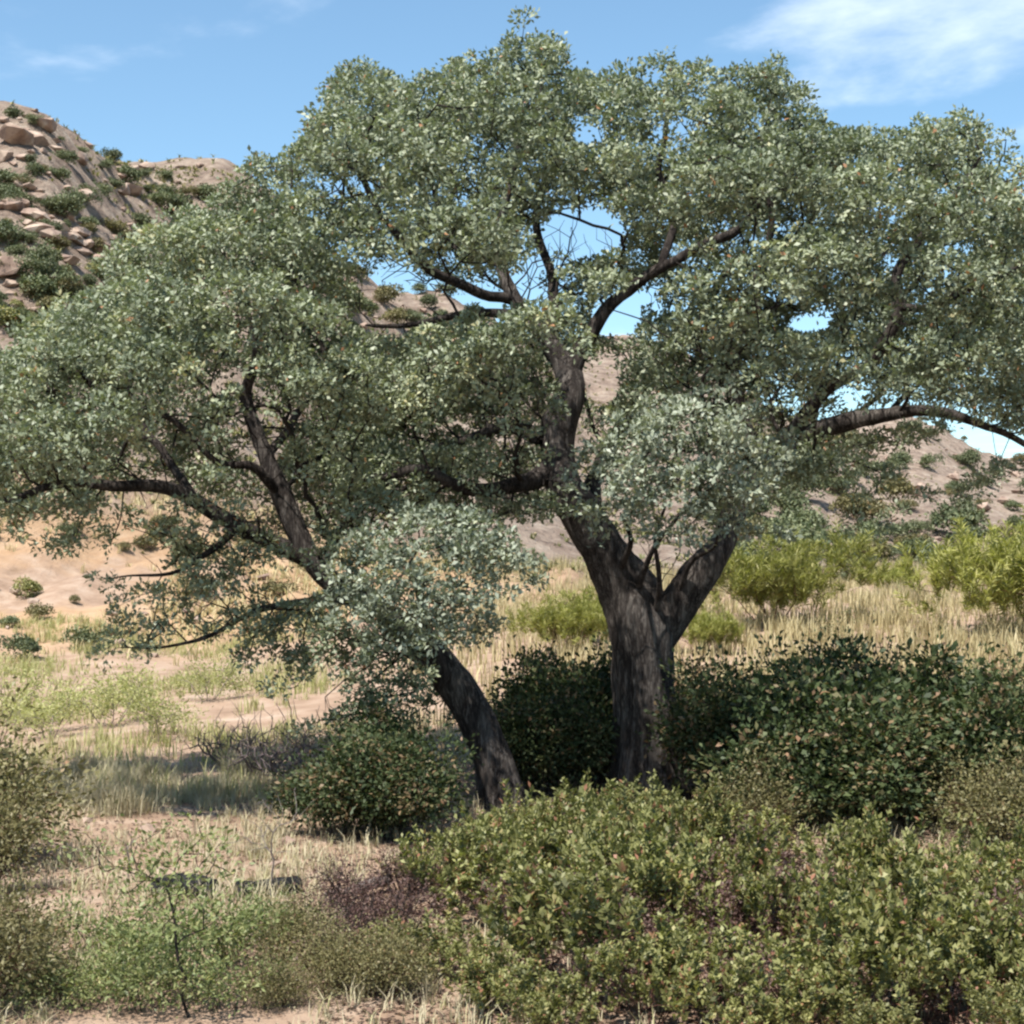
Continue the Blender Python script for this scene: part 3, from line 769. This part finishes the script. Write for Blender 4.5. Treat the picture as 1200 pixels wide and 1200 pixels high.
# ------------------------------------------------------------------ shrubs
def shrub_proto(seed, R, H, ncl, per, mat, stemmat, leafL=(.03, .05), ratio=.5, spread=.07, up=.3, nst=6, shell=.55, squash=1.0, upright=False, tip=.0025, cl=.10):
    """meshes of one shrub standing at the origin: stems and foliage"""
    rg = np.random.default_rng(seed)
    lobes = [(rg.normal(0, R * .38, 2), rg.uniform(.35, .68) * R, rg.uniform(.48, 1.0) * H) for _ in range(7)]
    C, O = [], []
    while len(C) < ncl:
        (cx, cy), lr, lh = lobes[rg.integers(len(lobes))]
        v = unit(rg.normal(size=3)); v[2] = abs(v[2]) if rg.random() < .85 else -abs(v[2]) * .4
        q = rg.uniform(shell, 1.05)
        p = np.array([cx + v[0] * lr * q, cy + v[1] * lr * q, lh * (.45 + .55 * v[2] * q)])
        if p[2] > .04 * H:
            C.append(p); O.append(v)
    C, O = np.array(C), np.array(O)
    sk = Skeleton(20000)
    for s in range(nst):
        a = rg.uniform(0, 2 * math.pi); L = rg.uniform(.35, .6) * H
        r0 = rg.uniform(.02, .12) * R
        pts = [(math.cos(a) * (r0 + t * R * .45), math.sin(a) * (r0 + t * R * .45), -.06 + t * L) for t in np.linspace(0, 1, 5)]
        par = -1
        for p in pts: par = sk.add(np.array(p) + rg.normal(0, .015 * R, 3), par)
    sk.grow(C, bf=.12, seg=max(.1, R * .16), rg=rg)
    r = sk.radii(tip)
    st = tubes_mesh('stems', [(p, np.minimum(q, .05), 4 if q.max() > .006 else 3) for p, q in sk.chains(r)], stemmat)
    if upright:
        # leaves set along short upright shoots
        n = len(C); cnt = per
        idx = np.repeat(np.arange(n), cnt); m = len(idx)
        sd = unit(O * .45 + np.array([0, 0, 1.0]) + rg.normal(0, .28, (n, 3)))
        ln = rg.uniform(.08, .27, n)[idx] * (H / .7) ** .5
        t = rg.random(m)
        off = rg.normal(0, spread * .45, (n, 3))
        P = C[idx] + off[idx] + sd[idx] * (t * ln)[:, None] + rg.normal(0, .012, (m, 3))
        side = unit(np.cross(sd[idx], rg.normal(size=(m, 3))))
        A = unit(sd[idx] * .75 + side * .75 + rg.normal(0, .2, (m, 3)))
        N = unit(sd[idx] * .6 - side * .5 + rg.normal(0, .45, (m, 3)))
        Ls = rg.uniform(*leafL, m); W = Ls * ratio
        tt = np.clip(rg.beta(2, 2, m) * .7 + .1 + rg.normal(0, cl, n)[idx], 0, .98)
        tt = np.where(rg.random(m) < .03, 1.0, tt)
    else:
        P, N, A, Ls, W, tt = cluster_leaves(C, O, per, rg, spread, leafL, ratio, up, cl=cl)
    P[:, 2] = np.maximum(P[:, 2], .01)
    lf = leaf_mesh('foliage', P, N, A, Ls, W, mat, tt)
    return st, lf

def place(name, meshes, loc, rz, s, label, cat, group):
    o = empty(name, loc, rz, s)
    link('stems', meshes[0], o)
    if meshes[1] is not None:
        link('foliage', meshes[1], o, 'stuff')
    return tag(o, label, cat, group)

def ground_at(px, Y):
    x = (px - 600) / FPX * Y
    return (x, Y, gz(x, Y) - .02)

protos = {
    'olive': [shrub_proto(100 + i, .56, .76, 100, 36, M['olive'], M['stem'], (.038, .064), .5, .09, nst=10, upright=True, shell=.2, cl=.18) for i in range(6)],
    'purple': [shrub_proto(110 + i, .7, .8, 170, 14, M['purple'], M['stem'], (.03, .05), .5, .09, nst=12, upright=True, shell=.3) for i in range(2)],
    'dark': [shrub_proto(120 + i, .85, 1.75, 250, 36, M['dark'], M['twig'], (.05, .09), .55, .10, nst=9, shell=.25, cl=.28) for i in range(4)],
    'lime': [shrub_proto(140 + i, 1.2, 1.5, 340, 50, M['lime'], M['stem'], (.08, .15), .13, .13, nst=9, upright=True, shell=.5) for i in range(2)],
    'fresh': [shrub_proto(160 + i, .75, .85, 70, 24, M['fresh'], M['twig'], (.045, .085), .36, .085, nst=7, shell=.2, cl=.2) for i in range(3)],
    'pale': [shrub_proto(170 + i, .6, .8, 90, 22, M['pale'], M['greystem'], (.035, .06), .36, .09, nst=6, shell=.3) for i in range(2)],
    'brown': [shrub_proto(180 + i, .7, 1.0, 220, 28, M['brownish'], M['stem'], (.03, .05), .45, .09, nst=8, shell=.35) for i in range(2)],
    'brush': [shrub_proto(210 + i, .8, .8, 380, 5, M['purple'], M['limb'], (.03, .05), .4, .08, nst=16, shell=.2, tip=.004) for i in range(2)],
    'dead': [shrub_proto(200 + i, .8, .9, 380, 1, M['straw'], M['purplestem'], (.02, .03), .3, .05, nst=16, shell=.35, tip=.0042) for i in range(2)],
}
rg = np.random.default_rng(5)
# px, Y, scale, kind, label
FR = 'olive shrubs crowded in front of the oaks'
olive_rows = [
    ('olive green shrub in the thicket row close under the two oak trunks',
     [(540, 13.8, .8), (600, 14.2, .85), (660, 13.7, .8), (725, 14.3, .9), (790, 13.8, .82), (855, 13.9, .9), (500, 12.9, .6), (640, 14.9, .7), (760, 15.2, .75)]),
    ('tall olive shrub with upright shoots standing before the dark shaded shrubs',
     [(990, 12.0, 1.0), (1065, 11.5, .88), (1145, 12.0, .85), (1110, 10.9, .85), (1215, 11.4, .85)]),
    ('olive green shrub in the middle of the thicket before the oaks',
     [(620, 11.2, .85), (790, 11.0, 1.0), (700, 12.6, .85), (930, 10.3, .95), (575, 11.9, .9), (655, 12.2, .95), (735, 11.5, .95), (830, 12.0, .95), (890, 11.0, .7)]),
    ('low olive shrub on the bare soil edge of the thicket',
     [(520, 10.0, .7), (585, 9.2, .72), (670, 9.7, .95), (640, 8.8, .55), (755, 9.0, .72), (840, 9.5, 1.0), (880, 8.75, .6), (945, 9.1, .8), (1030, 9.5, 1.0), (1000, 8.7, .55), (1115, 9.0, .85), (1190, 9.3, 1.05), (1170, 8.6, .55)])]
for row, (lab, spots) in enumerate(olive_rows):
    for k, (px, Y, s) in enumerate(spots):
        place('shrub', protos['olive'][rg.integers(6)], ground_at(px, Y), rg.uniform(0, 6.28), (s * rg.uniform(.85, 1.2), s * rg.uniform(.85, 1.2), s * rg.uniform(.7, 1.25)), lab, 'shrub', FR)
for k, (px, Y, s) in enumerate([(640, 10.9, .6), (800, 10.8, .7), (885, 9.3, .55), (1000, 10.6, .6), (715, 9.3, .55), (545, 12.2, .6), (930, 10.6, .7), (480, 11.2, .5), (1075, 9.1, .5), (610, 10.6, .65), (690, 10.8, .6), (760, 10.4, .6), (860, 11.0, .65), (950, 11.4, .6), (1050, 10.7, .6), (1140, 10.4, .65), (820, 12.6, .6), (900, 12.6, .7), (1180, 10.6, .6)]):
    place('dead_shrub', protos['purple'][k % 2], ground_at(px, Y), rg.uniform(0, 6.28), s,
          'low purplish brown withered shrub in among the olive thicket', 'shrub', 'withered shrubs in the thicket')
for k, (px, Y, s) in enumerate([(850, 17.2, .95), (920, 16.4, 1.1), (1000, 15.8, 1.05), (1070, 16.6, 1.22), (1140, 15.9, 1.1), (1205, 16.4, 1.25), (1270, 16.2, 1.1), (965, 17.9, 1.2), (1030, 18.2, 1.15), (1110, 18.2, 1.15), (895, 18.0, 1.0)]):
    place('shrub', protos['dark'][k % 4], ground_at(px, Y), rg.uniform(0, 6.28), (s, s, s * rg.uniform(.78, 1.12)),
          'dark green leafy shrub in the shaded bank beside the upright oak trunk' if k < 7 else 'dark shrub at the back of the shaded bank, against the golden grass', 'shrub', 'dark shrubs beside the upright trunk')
for k, (px, Y, s) in enumerate([(880, 15.4, .95), (1150, 15.0, 1.0), (1200, 14.6, 1.1)]):
    place('bush', protos['brown'][k % 2], ground_at(px, Y), rg.uniform(0, 6.28), s,
          'brownish half-withered bush among the dark shaded shrubs', 'bush', 'brown bushes among the dark shrubs')
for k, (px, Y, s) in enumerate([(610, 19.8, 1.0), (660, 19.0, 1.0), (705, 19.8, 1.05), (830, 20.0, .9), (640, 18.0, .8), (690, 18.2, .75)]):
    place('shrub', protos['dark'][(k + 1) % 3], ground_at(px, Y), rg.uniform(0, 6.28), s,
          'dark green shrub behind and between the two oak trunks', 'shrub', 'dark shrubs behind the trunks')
for k, (px, Y, s) in enumerate([(400, 15.6, .62), (450, 15.0, .75), (475, 15.6, .72), (440, 16.6, .85)]):
    place('shrub', protos['dark'][k % 4], ground_at(px, Y), rg.uniform(0, 6.28), s,
          'low dark shrub at the foot of the leaning oak', 'shrub', 'dark shrubs at the leaning trunk')
for k, (px, Y, s) in enumerate([(-55, 14.0, 1.65), (-25, 12.5, 1.0), (0, 10.0, .7), (-25, 9.2, .85), (50, 9.5, .4)]):
    place('bush', protos['brown'][k % 2], ground_at(px, Y), rg.uniform(0, 6.28), s,
          'brown-green twiggy bush at the edge of the dry clearing', 'bush', 'twiggy bushes edging the clearing')
for k, (px, Y, s) in enumerate([(130, 10.4, .62), (200, 10.1, .7), (285, 10.3, .62), (110, 9.3, .5), (340, 10.9, .5), (175, 9.3, .6), (265, 9.3, .55)]):
    place('shrub', protos['fresh'][k % 3], ground_at(px, Y), rg.uniform(0, 6.28), s,
          'light green loose shrub in the dry clearing beside the dark logs', 'shrub', 'light green shrubs in the clearing')
for k, (px, Y, s) in enumerate([(60, 25, 1.3), (130, 26, 1.5), (190, 24, 1.2), (245, 29, 1.3), (10, 27, 1.5)]):
    place('shrub', protos['pale'][k % 2], ground_at(px, Y), rg.uniform(0, 6.28), s,
          'pale yellow-green shrub on the grassy flat below the sandy bank', 'shrub', 'pale shrubs below the sandy bank')
for k, (px, Y, s, lab) in enumerate([
        (905, 34, 1.25, 'wide bright yellow-green bush on the golden grass behind the upright oak'),
        (1050, 42, .5, 'small yellow-green bush alone on the golden grass field'),
        (1228, 31, 1.55, 'tall yellow-green bush at the edge of the golden grass field'),
        (822, 30, .55, 'low green bush seen beside the upright trunk on the golden grass'),
        (665, 31, .8, 'yellow-green bush seen between the two oak trunks')]):
    place('bush', protos['lime'][k % 2], ground_at(px, Y), rg.uniform(0, 6.28), (s * 1.1, s * 1.1, s * 1.25), lab, 'bush', None)
for k, (px, Y, s) in enumerate([(330, 19.5, 1.25), (375, 17.5, 1.1), (270, 21, 1.0)]):
    place('dead_shrub', protos['dead'][k % 2], ground_at(px, Y), rg.uniform(0, 6.28), s,
          'bare grey-purple twiggy shrub beside the leaning oak', 'shrub', 'bare shrubs beside the leaning oak')
for k, (px, Y, s) in enumerate([(430, 11.8, .62), (395, 11.0, .55), (460, 10.6, .6), (420, 10.0, .55), (475, 12.6, .55)]):
    place('dead_shrub', protos['brush'][k % 2], ground_at(px, Y), rg.uniform(0, 6.28), s,
          'dead dark brush tangled between the olive thicket and the clearing', 'shrub', 'dead brush by the thicket')
for k, (px, Y, s) in enumerate([(360, 10.4, .5), (395, 9.6, .5), (330, 9.4, .4), (455, 9.5, .5)]):
    place('bush', protos['brown'][k % 2], ground_at(px, Y), rg.uniform(0, 6.28), s,
          'low brown-green bush on the open side of the dead dark brush', 'bush', 'low bushes by the dead brush')

# ------------------------------------------------------------------ hillside bushes and boulders
def far_bush(seed, n=1500, mat=None):
    rg = np.random.default_rng(seed)
    lob = [(rg.normal(0, .4, 2), rg.uniform(.4, .7)) for _ in range(6)]
    li = rg.integers(6, size=n)
    c = np.array([(*l[0], .5 * l[1] + .1) for l in lob])[li]; r = np.array([l[1] for l in lob])[li]
    v = unit(rg.normal(size=(n, 3))); v[:, 2] = np.where(rg.random(n) < .8, np.abs(v[:, 2]), v[:, 2])
    P = c + v * (r * rg.uniform(.6, 1.08, n))[:, None] * np.array([1, 1, .95])
    P[:, 2] = np.maximum(P[:, 2], .02)
    N = unit(v * .5 + np.array([0, 0, .4]) + rg.normal(0, .5, (n, 3))); A = rg.normal(size=(n, 3))
    L = rg.uniform(.10, .19, n)
    t = np.clip(rg.beta(2, 2, n) + .12 * rg.normal(size=6)[li], 0, 1)
    return leaf_mesh('bush', P, N, A, L, L * .6, mat or M['hillgreen'], t)
fb = [far_bush(300 + i) for i in range(5)]
fbl = [far_bush(320 + i, mat=M['brownish']) for i in range(2)]
fby = [far_bush(330, mat=M['olive'])]
rg = np.random.default_rng(77)
def hill_bush(p, s, mesh, label, group):
    o = link('bush', mesh)
    o.location = p; o.rotation_euler = (0, 0, rg.uniform(0, 6.28)); o.scale = (s * rg.uniform(.9, 1.25), s * rg.uniform(.9, 1.25), s * rg.uniform(.95, 1.35))
    tag(o, label, 'bush', group)
LH = ('dark green bush dotted on the rocky hillside', 'bushes on the rocky hillside')
for px, py, wpx in [(15, 132, 26), (35, 140, 18), (70, 162, 10), (98, 178, 18), (150, 208, 34), (172, 222, 16), (195, 230, 18), (10, 212, 40), (70, 205, 26), (35, 190, 18),
                    (80, 245, 42), (125, 225, 24), (25, 235, 30), (15, 280, 40), (60, 310, 36), (105, 265, 26), (40, 345, 44), (85, 335, 40), (125, 315, 36), (205, 245, 36), (165, 265, 30),
                    (435, 362, 30), (20, 320, 30), (100, 360, 40), (60, 270, 26)]:
    p = hit(px, py + wpx * .3)
    if p is not None:
        hill_bush(p, wpx * p[1] / FPX / 1.9, fb[rg.integers(5)], *LH)
p = hit(18, 385); hill_bush(p, 42 * p[1] / FPX / 1.9, M and fby[0], 'yellow-green bush low on the rocky hillside', None)
for px, py, w in [(32, 772, 50), (92, 762, 40), (12, 735, 24)]:
    p = hit(px, py); hill_bush(p, w * p[1] / FPX / 1.8, fb[rg.integers(5)], 'small round dark bush with its shadow on the bare sandy bank', 'bushes on the sandy bank')
for k in range(34):
    p = hit(rg.uniform(-20, 170), rg.uniform(275, 410))
    if p is not None: hill_bush(p, rg.uniform(16, 34) * p[1] / FPX / 1.9, [fb[k % 5], fbl[k % 2], fby[0]][k % 3], 'green scrub bush in the dense patch below the rock ledge on the hill', 'scrub patch below the ledge')
n = 0
while n < 75:
    px, py = rg.uniform(-20, 270), rg.uniform(165, 420)
    p = hit(px, py)
    if p is None or p[1] < 60: continue
    hill_bush(p, rg.uniform(9, 30) * p[1] / FPX / 1.9, fb[rg.integers(5)] if rg.random() < .75 else fbl[rg.integers(2)], *LH); n += 1
n = 0
while n < 26:                                     # slope seen through the gaps between the crowns
    px, py = rg.uniform(380, 560), rg.uniform(315, 410)
    p = hit(px, py)
    if p is None or p[1] < 60: continue
    hill_bush(p, rg.uniform(.5, 1.35), fb[rg.integers(5)] if rg.random() < .7 else fbl[rg.integers(2)], *LH); n += 1
n = 0
while n < 125:                                    # scatter on the far slope
    px, py = rg.uniform(840, 1235), rg.uniform(480, 682)
    p = hit(px, py)
    if p is None or p[1] < 60: continue
    hill_bush(p, rg.uniform(.5, 2.2) * (.6 if p[1] < 110 else 1), fb[rg.integers(5)] if rg.random() < .75 else fbl[rg.integers(2)],
              'small dark bush on the distant pinkish slope beyond the grass field', 'bushes on the distant slope'); n += 1
for px, py, w in [(935, 655, 60), (1000, 668, 40), (985, 688, 26), (890, 640, 50)]:
    p = hit(px, py); 
    if p is not None: hill_bush(p, w * p[1] / FPX / 1.8, fb[rg.integers(5)], 'dark bush in the row at the foot of the distant slope', 'bushes at the foot of the distant slope')

def boulder_mesh(seed):
    rg = np.random.default_rng(seed)
    bm = bmesh.new()
    for v in unit(rg.normal(size=(22, 3))) * rg.uniform(.8, 1.1, (22, 1)):
        bm.verts.new(v * np.array([1.0, .8, .62]))
    res = bmesh.ops.convex_hull(bm, input=bm.verts)
    bmesh.ops.delete(bm, geom=[g for g in res['geom_interior'] if isinstance(g, bmesh.types.BMVert)], context='VERTS')
    me = bpy.data.meshes.new('boulder'); bm.to_mesh(me); bm.free(); me.materials.append(M['rock'])
    return me
bl = [boulder_mesh(400 + i) for i in range(6)]
def boulder(p, s, label, group, flat=1.0):
    o = link('boulder', bl[rg.integers(6)])
    o.location = (p[0], p[1], p[2] + .12 * s * flat); o.rotation_euler = (rg.normal(0, .15), rg.normal(0, .15), rg.uniform(0, 6.28))
    o.scale = (s * rg.uniform(.8, 1.4), s * rg.uniform(.8, 1.3), s * flat * rg.uniform(.7, 1.1))
    tag(o, label, 'boulder', group)
for k in range(34):
    p = hit(rg.uniform(-60, 480), rg.uniform(610, 735))
    if p is not None and 36 < p[1] < 75: hill_bush(p, rg.uniform(.18, .6), [fbl[0], fbl[1], fby[0], fb[0]][rg.integers(4)], 'low scrubby tuft of a bush breaking up the sandy bank', 'scrub bushes on the sandy bank')
LB = ('angular reddish tan boulder on the rocky hillside', 'boulders on the hillside')
for k in range(26):                               # the ledge that runs down the hill
    t = k / 25
    p = hit(5 + 120 * t + rg.normal(0, 4), 245 + 62 * t + rg.normal(0, 6))
    if p is not None: boulder(p, rg.uniform(.5, 1.1), *LB, flat=.8)
n = 0
while n < 150:
    px, py = (rg.uniform(-20, 250), rg.uniform(130, 400)) if n % 8 else (rg.uniform(390, 560), rg.uniform(320, 410))
    p = hit(px, py)
    if p is None or p[1] < 62: continue
    boulder(p, rg.uniform(.22, .6) + .6 * (rg.random() < .12), *LB); n += 1
n = 0
while n < 75:
    p = hit(rg.uniform(850, 1260), rg.uniform(480, 675))
    if p is None or p[1] < 80: continue
    boulder(p, rg.uniform(.4, 1.5) * (.5 if p[1] < 150 else 1), 'pale boulder on the distant slope beyond the grass field', 'boulders on the distant slope'); n += 1
for k in range(30):
    p = hit(rg.uniform(-20, 380), rg.uniform(640, 775)); boulder(p, rg.uniform(.08, .32), 'tan stone on the bare sandy bank', 'stones on the sandy bank')
for k in range(9):
    p = hit(rg.uniform(30, 340), rg.uniform(915, 1030)); boulder(p, rg.uniform(.05, .13), 'small pinkish stone lying in the dry clearing', 'stones in the clearing')

# ------------------------------------------------------------------ grass and litter
def grass(name, PX, hgt, wid, mat, rg, lean=.35, nb=7, kindlabel=None):
    """blades in tufts: PX (n,3) tuft bases"""
    n = len(PX); idx = np.repeat(np.arange(n), nb); m = len(idx)
    sc_ = PX[idx]
    h = (hgt[0] + (hgt[1] - hgt[0]) * rg.random(n))[idx] * rg.uniform(.55, 1.1, m)
    P = sc_ + np.concatenate([rg.normal(0, .05, (m, 2)) * (hgt[1] / .4), np.full((m, 1), -.02)], 1)
    a = rg.uniform(0, 2 * math.pi, m); D = np.stack([np.cos(a), np.sin(a), np.zeros(m)], 1)
    S = np.stack([-np.sin(a), np.cos(a), np.zeros(m)], 1)
    w = wid * rg.uniform(.6, 1.3, m)[:, None]; ln = (lean * rg.uniform(.2, 1.3, m))[:, None]; h = h[:, None]
    Z = np.array([0, 0, 1.0])
    V = np.empty((m, 6, 3), np.float32)
    mid = P + Z * h * .58 + D * h * ln * .32; top = P + Z * h * (1 - .25 * ln) + D * h * ln
    V[:, 0] = P - S * w * .5; V[:, 1] = P + S * w * .5
    V[:, 2] = mid + S * w * .42; V[:, 3] = mid - S * w * .42
    V[:, 4] = top + S * w * .1; V[:, 5] = top - S * w * .1
    f = np.array([[0, 1, 2, 3], [3, 2, 4, 5]])
    F = (np.arange(m)[:, None, None] * 6 + f).reshape(-1, 4)
    t = np.clip(rg.beta(2, 2, m) * .7 + .15 + rg.normal(0, .12, n)[idx], 0, 1)
    return mesh_np(name, V.reshape(-1, 3), F, 4, mat, False, np.repeat(t, 2))

def scatter(n, x0, x1, y0, y1, rg, dens):
    X = rg.uniform(x0, x1, n * 3); Y = rg.uniform(y0, y1, n * 3)
    px, _ = to_px(np.stack([X, Y, 0 * X], 1))
    k = (rg.random(n * 3) < dens(X, Y, px)) & (px > -150) & (px < 1350)
    X, Y = X[k][:n], Y[k][:n]
    return np.stack([X, Y, ground_z(X, Y)], 1)

rg = np.random.default_rng(91)
def d_gold(X, Y, px):
    return np.clip((px - 430) / 250, 0, 1) * np.clip(.55 + .8 * fbm(X * .3, Y * .3, 0, 61, 3), 0.05, 1)
tag(link('dry_grass', grass('dry_grass', scatter(9000, -8, 26, 21, 62, rg, d_gold), (.25, .6), .022, M['straw'], rg, nb=8)),
    'golden dry grass covering the field behind the oaks', 'grass', kind='stuff')
def d_near(X, Y, px):
    return np.clip(.25 + 1.1 * fbm(X * .55, Y * .55, 0, 63, 3), 0.02, 1) * np.where((px > 430), .5, 1)
tag(link('clearing_grass', grass('clearing_grass', scatter(7500, -7, 6, 8.2, 24, rg, d_near), (.08, .26), .008, M['palegrass'], rg, .7, 12)),
    'short pale dry grass scattered over the clearing', 'grass', kind='stuff')
def d_green(X, Y, px):
    return np.clip((420 - px) / 120, 0, 1) * np.clip(.3 + 1.2 * fbm(X * .35, Y * .35, 0, 65, 3), 0.0, 1)
tag(link('green_grass', grass('green_grass', scatter(4200, -16, -1, 18, 44, rg, d_green), (.15, .42), .014, M['greengrass'], rg, .5, 8)),
    'yellow-green grass on the flat below the sandy bank', 'grass', kind='stuff')
def d_bank(X, Y, px):
    return np.clip((520 - px) / 100, 0, 1) * np.clip(.1 + 1.3 * fbm(X * .3, Y * .2, 0, 69, 3), 0.03, 1)
tag(link('bank_grass', grass('bank_grass', scatter(2600, -26, 0, 36, 66, rg, d_bank), (.2, .5), .03, M['straw'], rg, .7, 8)),
    'sparse dry grass growing on the sandy bank', 'grass', kind='stuff')
def d_hill(X, Y, px):
    return np.clip(.35 + 1.2 * fbm(X * .08, Y * .08, 0, 67, 3), 0.03, 1)
hg = np.concatenate([scatter(10000, -70, 15, 55, 170, rg, d_hill), scatter(4500, 0, 150, 80, 400, rg, d_hill)])
tag(link('hill_scrub', grass('hill_scrub', hg, (.15, .42), .10, M['scrub'], rg, 1.3, 7)),
    'low dry scrub and bunch grass covering the hillside', 'scrub', kind='stuff')
# taller pale tufts one can pick out
def tuft_mesh(seed):
    r_ = np.random.default_rng(seed)
    return grass('grass_tuft', np.concatenate([r_.normal(0, .09, (30, 2)) * 1.5, np.zeros((30, 1))], 1), (.2, .46), .006, M['palegrass'], r_, .6, 16)
tm = [tuft_mesh(500 + i) for i in range(3)]
for k, (px, py) in enumerate([(95, 905), (125, 915), (150, 920), (105, 935), (175, 905), (140, 945), (70, 925), (285, 900), (250, 930)]):
    p = hit(px, py + 10)
    o = link('grass_tuft', tm[k % 3]); o.location = p; o.rotation_euler = (0, 0, rg.uniform(0, 6)); s = rg.uniform(.8, 1.25); o.scale = (s, s, s)
    tag(o, 'pale straw grass tuft standing in the dry clearing', 'grass tuft', 'pale grass tufts in the clearing')
# leaf litter under the oaks, plus dark leaves added for shade in thicket gaps
nl = 24000
X = np.concatenate([rg.normal(1.0, 4.2, nl), rg.uniform(-1.1, 5.2, nl)]); Y = np.concatenate([rg.normal(16.0, 3.6, nl), rg.uniform(8.7, 14.8, nl)])
k = (Y > 8.4); X, Y = X[k], Y[k]
P = np.stack([X, Y, ground_z(X, Y) + .012], 1); m = len(P)
L = rg.uniform(.03, .065, m)
tag(link('leaf_litter_and_shade', leaf_mesh('leaf_litter_and_shade', P, unit(np.array([0, 0, 1.0]) + rg.normal(0, .25, (m, 3))), np.concatenate([rg.normal(size=(m, 2)), rg.normal(0, .1, (m, 1))], 1), L, L * .5, M['litter'], rg.random(m))),
    'brown fallen leaves under the oaks, with dark ones added as shade between the thicket shrubs', 'leaf litter', kind='stuff')

# ------------------------------------------------------------------ logs and saplings
def log(p0, p1, r, mat, label, seed, group=None):
    p0, p1 = np.array(p0, float), np.array(p1, float)
    t = np.linspace(0, 1, 14)[:, None]
    r_ = np.random.default_rng(seed)
    P = p0 + (p1 - p0) * t + np.stack([np.zeros(14), vnoise(t[:, 0] * 3, seed, 0, 1) * r * .5, vnoise(t[:, 0] * 3, seed + 5, 0, 2) * r * .4], 1)
    R = r * (1 + .15 * vnoise(t[:, 0] * 4, seed + 9, 0, 3)); 
    e = (p1 - p0) / np.linalg.norm(p1 - p0) * .004
    P = np.concatenate([P[:1] - e, P, P[-1:] + e]); R = np.concatenate([[.001], R, [.001]])
    b = P.mean(0)
    o = link('log', tubes_mesh('log', [(P - b, R, 14)], mat, .14)); o.location = b
    tag(o, label, 'log', group)
def gpt(px, py, dz=0):
    p = hit(px, py); p[2] += dz; return p
log(gpt(180, 1050, .06), gpt(252, 1053, .07), .08, M['char'], 'short blackened log lying in the dry clearing', 1)
log(gpt(278, 1053, .05), gpt(348, 1047, .06), .07, M['char'], 'dark mottled log beside the thin bare sapling', 2)
log(gpt(380, 1062, .05), gpt(455, 1046, .09), .04, M['greystem'], 'pale grey fallen branch against the dead brush', 3)

def sapling(px, py, h, mat, label, seed, leafm=None, n=40, lean=0.):
    r_ = np.random.default_rng(seed)
    p = hit(px, py)
    sk = Skeleton(4000); par = -1
    for t in np.linspace(0, 1, 9):
        par = sk.add(np.array([lean * t * h, 0, -.05 + t * h * .7]) + r_.normal(0, .008, 3), par)
    C = np.stack([r_.normal(lean * h, h * .22, n), r_.normal(0, h * .2, n), h * r_.uniform(.45, 1.05, n)], 1)
    sk.grow(C, bf=.1, seg=.08, rg=r_)
    rr = sk.radii(.0022)
    o = empty('sapling', p)
    link('stem', tubes_mesh('stem', [(a, np.minimum(b, .03), 5) for a, b in sk.chains(rr)], mat), o)
    if leafm:
        P, N, A, L, W, t = cluster_leaves(C, unit(C - np.array([lean * h, 0, h * .6])), 16, r_, .05, (.03, .05), .45)
        link('foliage', leaf_mesh('foliage', P, N, A, L, W, leafm, t), o, 'stuff')
    tag(o, label, 'sapling')
sapling(222, 1196, 1.05, M['twig'], 'thin dark-stemmed sapling with light green leaves in the clearing', 3, M['fresh'], 60, -.12)
sapling(318, 1062, .85, M['greystem'], 'bare pale sapling rising beside the dark mottled log', 4, None, 30)
sapling(248, 1045, .5, M['stem'], 'short reddish bare stalk beside the blackened log', 5, None, 12, -.3)
sapling(150, 1040, .5, M['greystem'], 'small bare grey stalk in the dry clearing', 6, None, 14)
sapling(983, 782, .95, M['twig'], 'slim dark leafy sapling standing up from the golden grass', 8, M['dark'], 22)
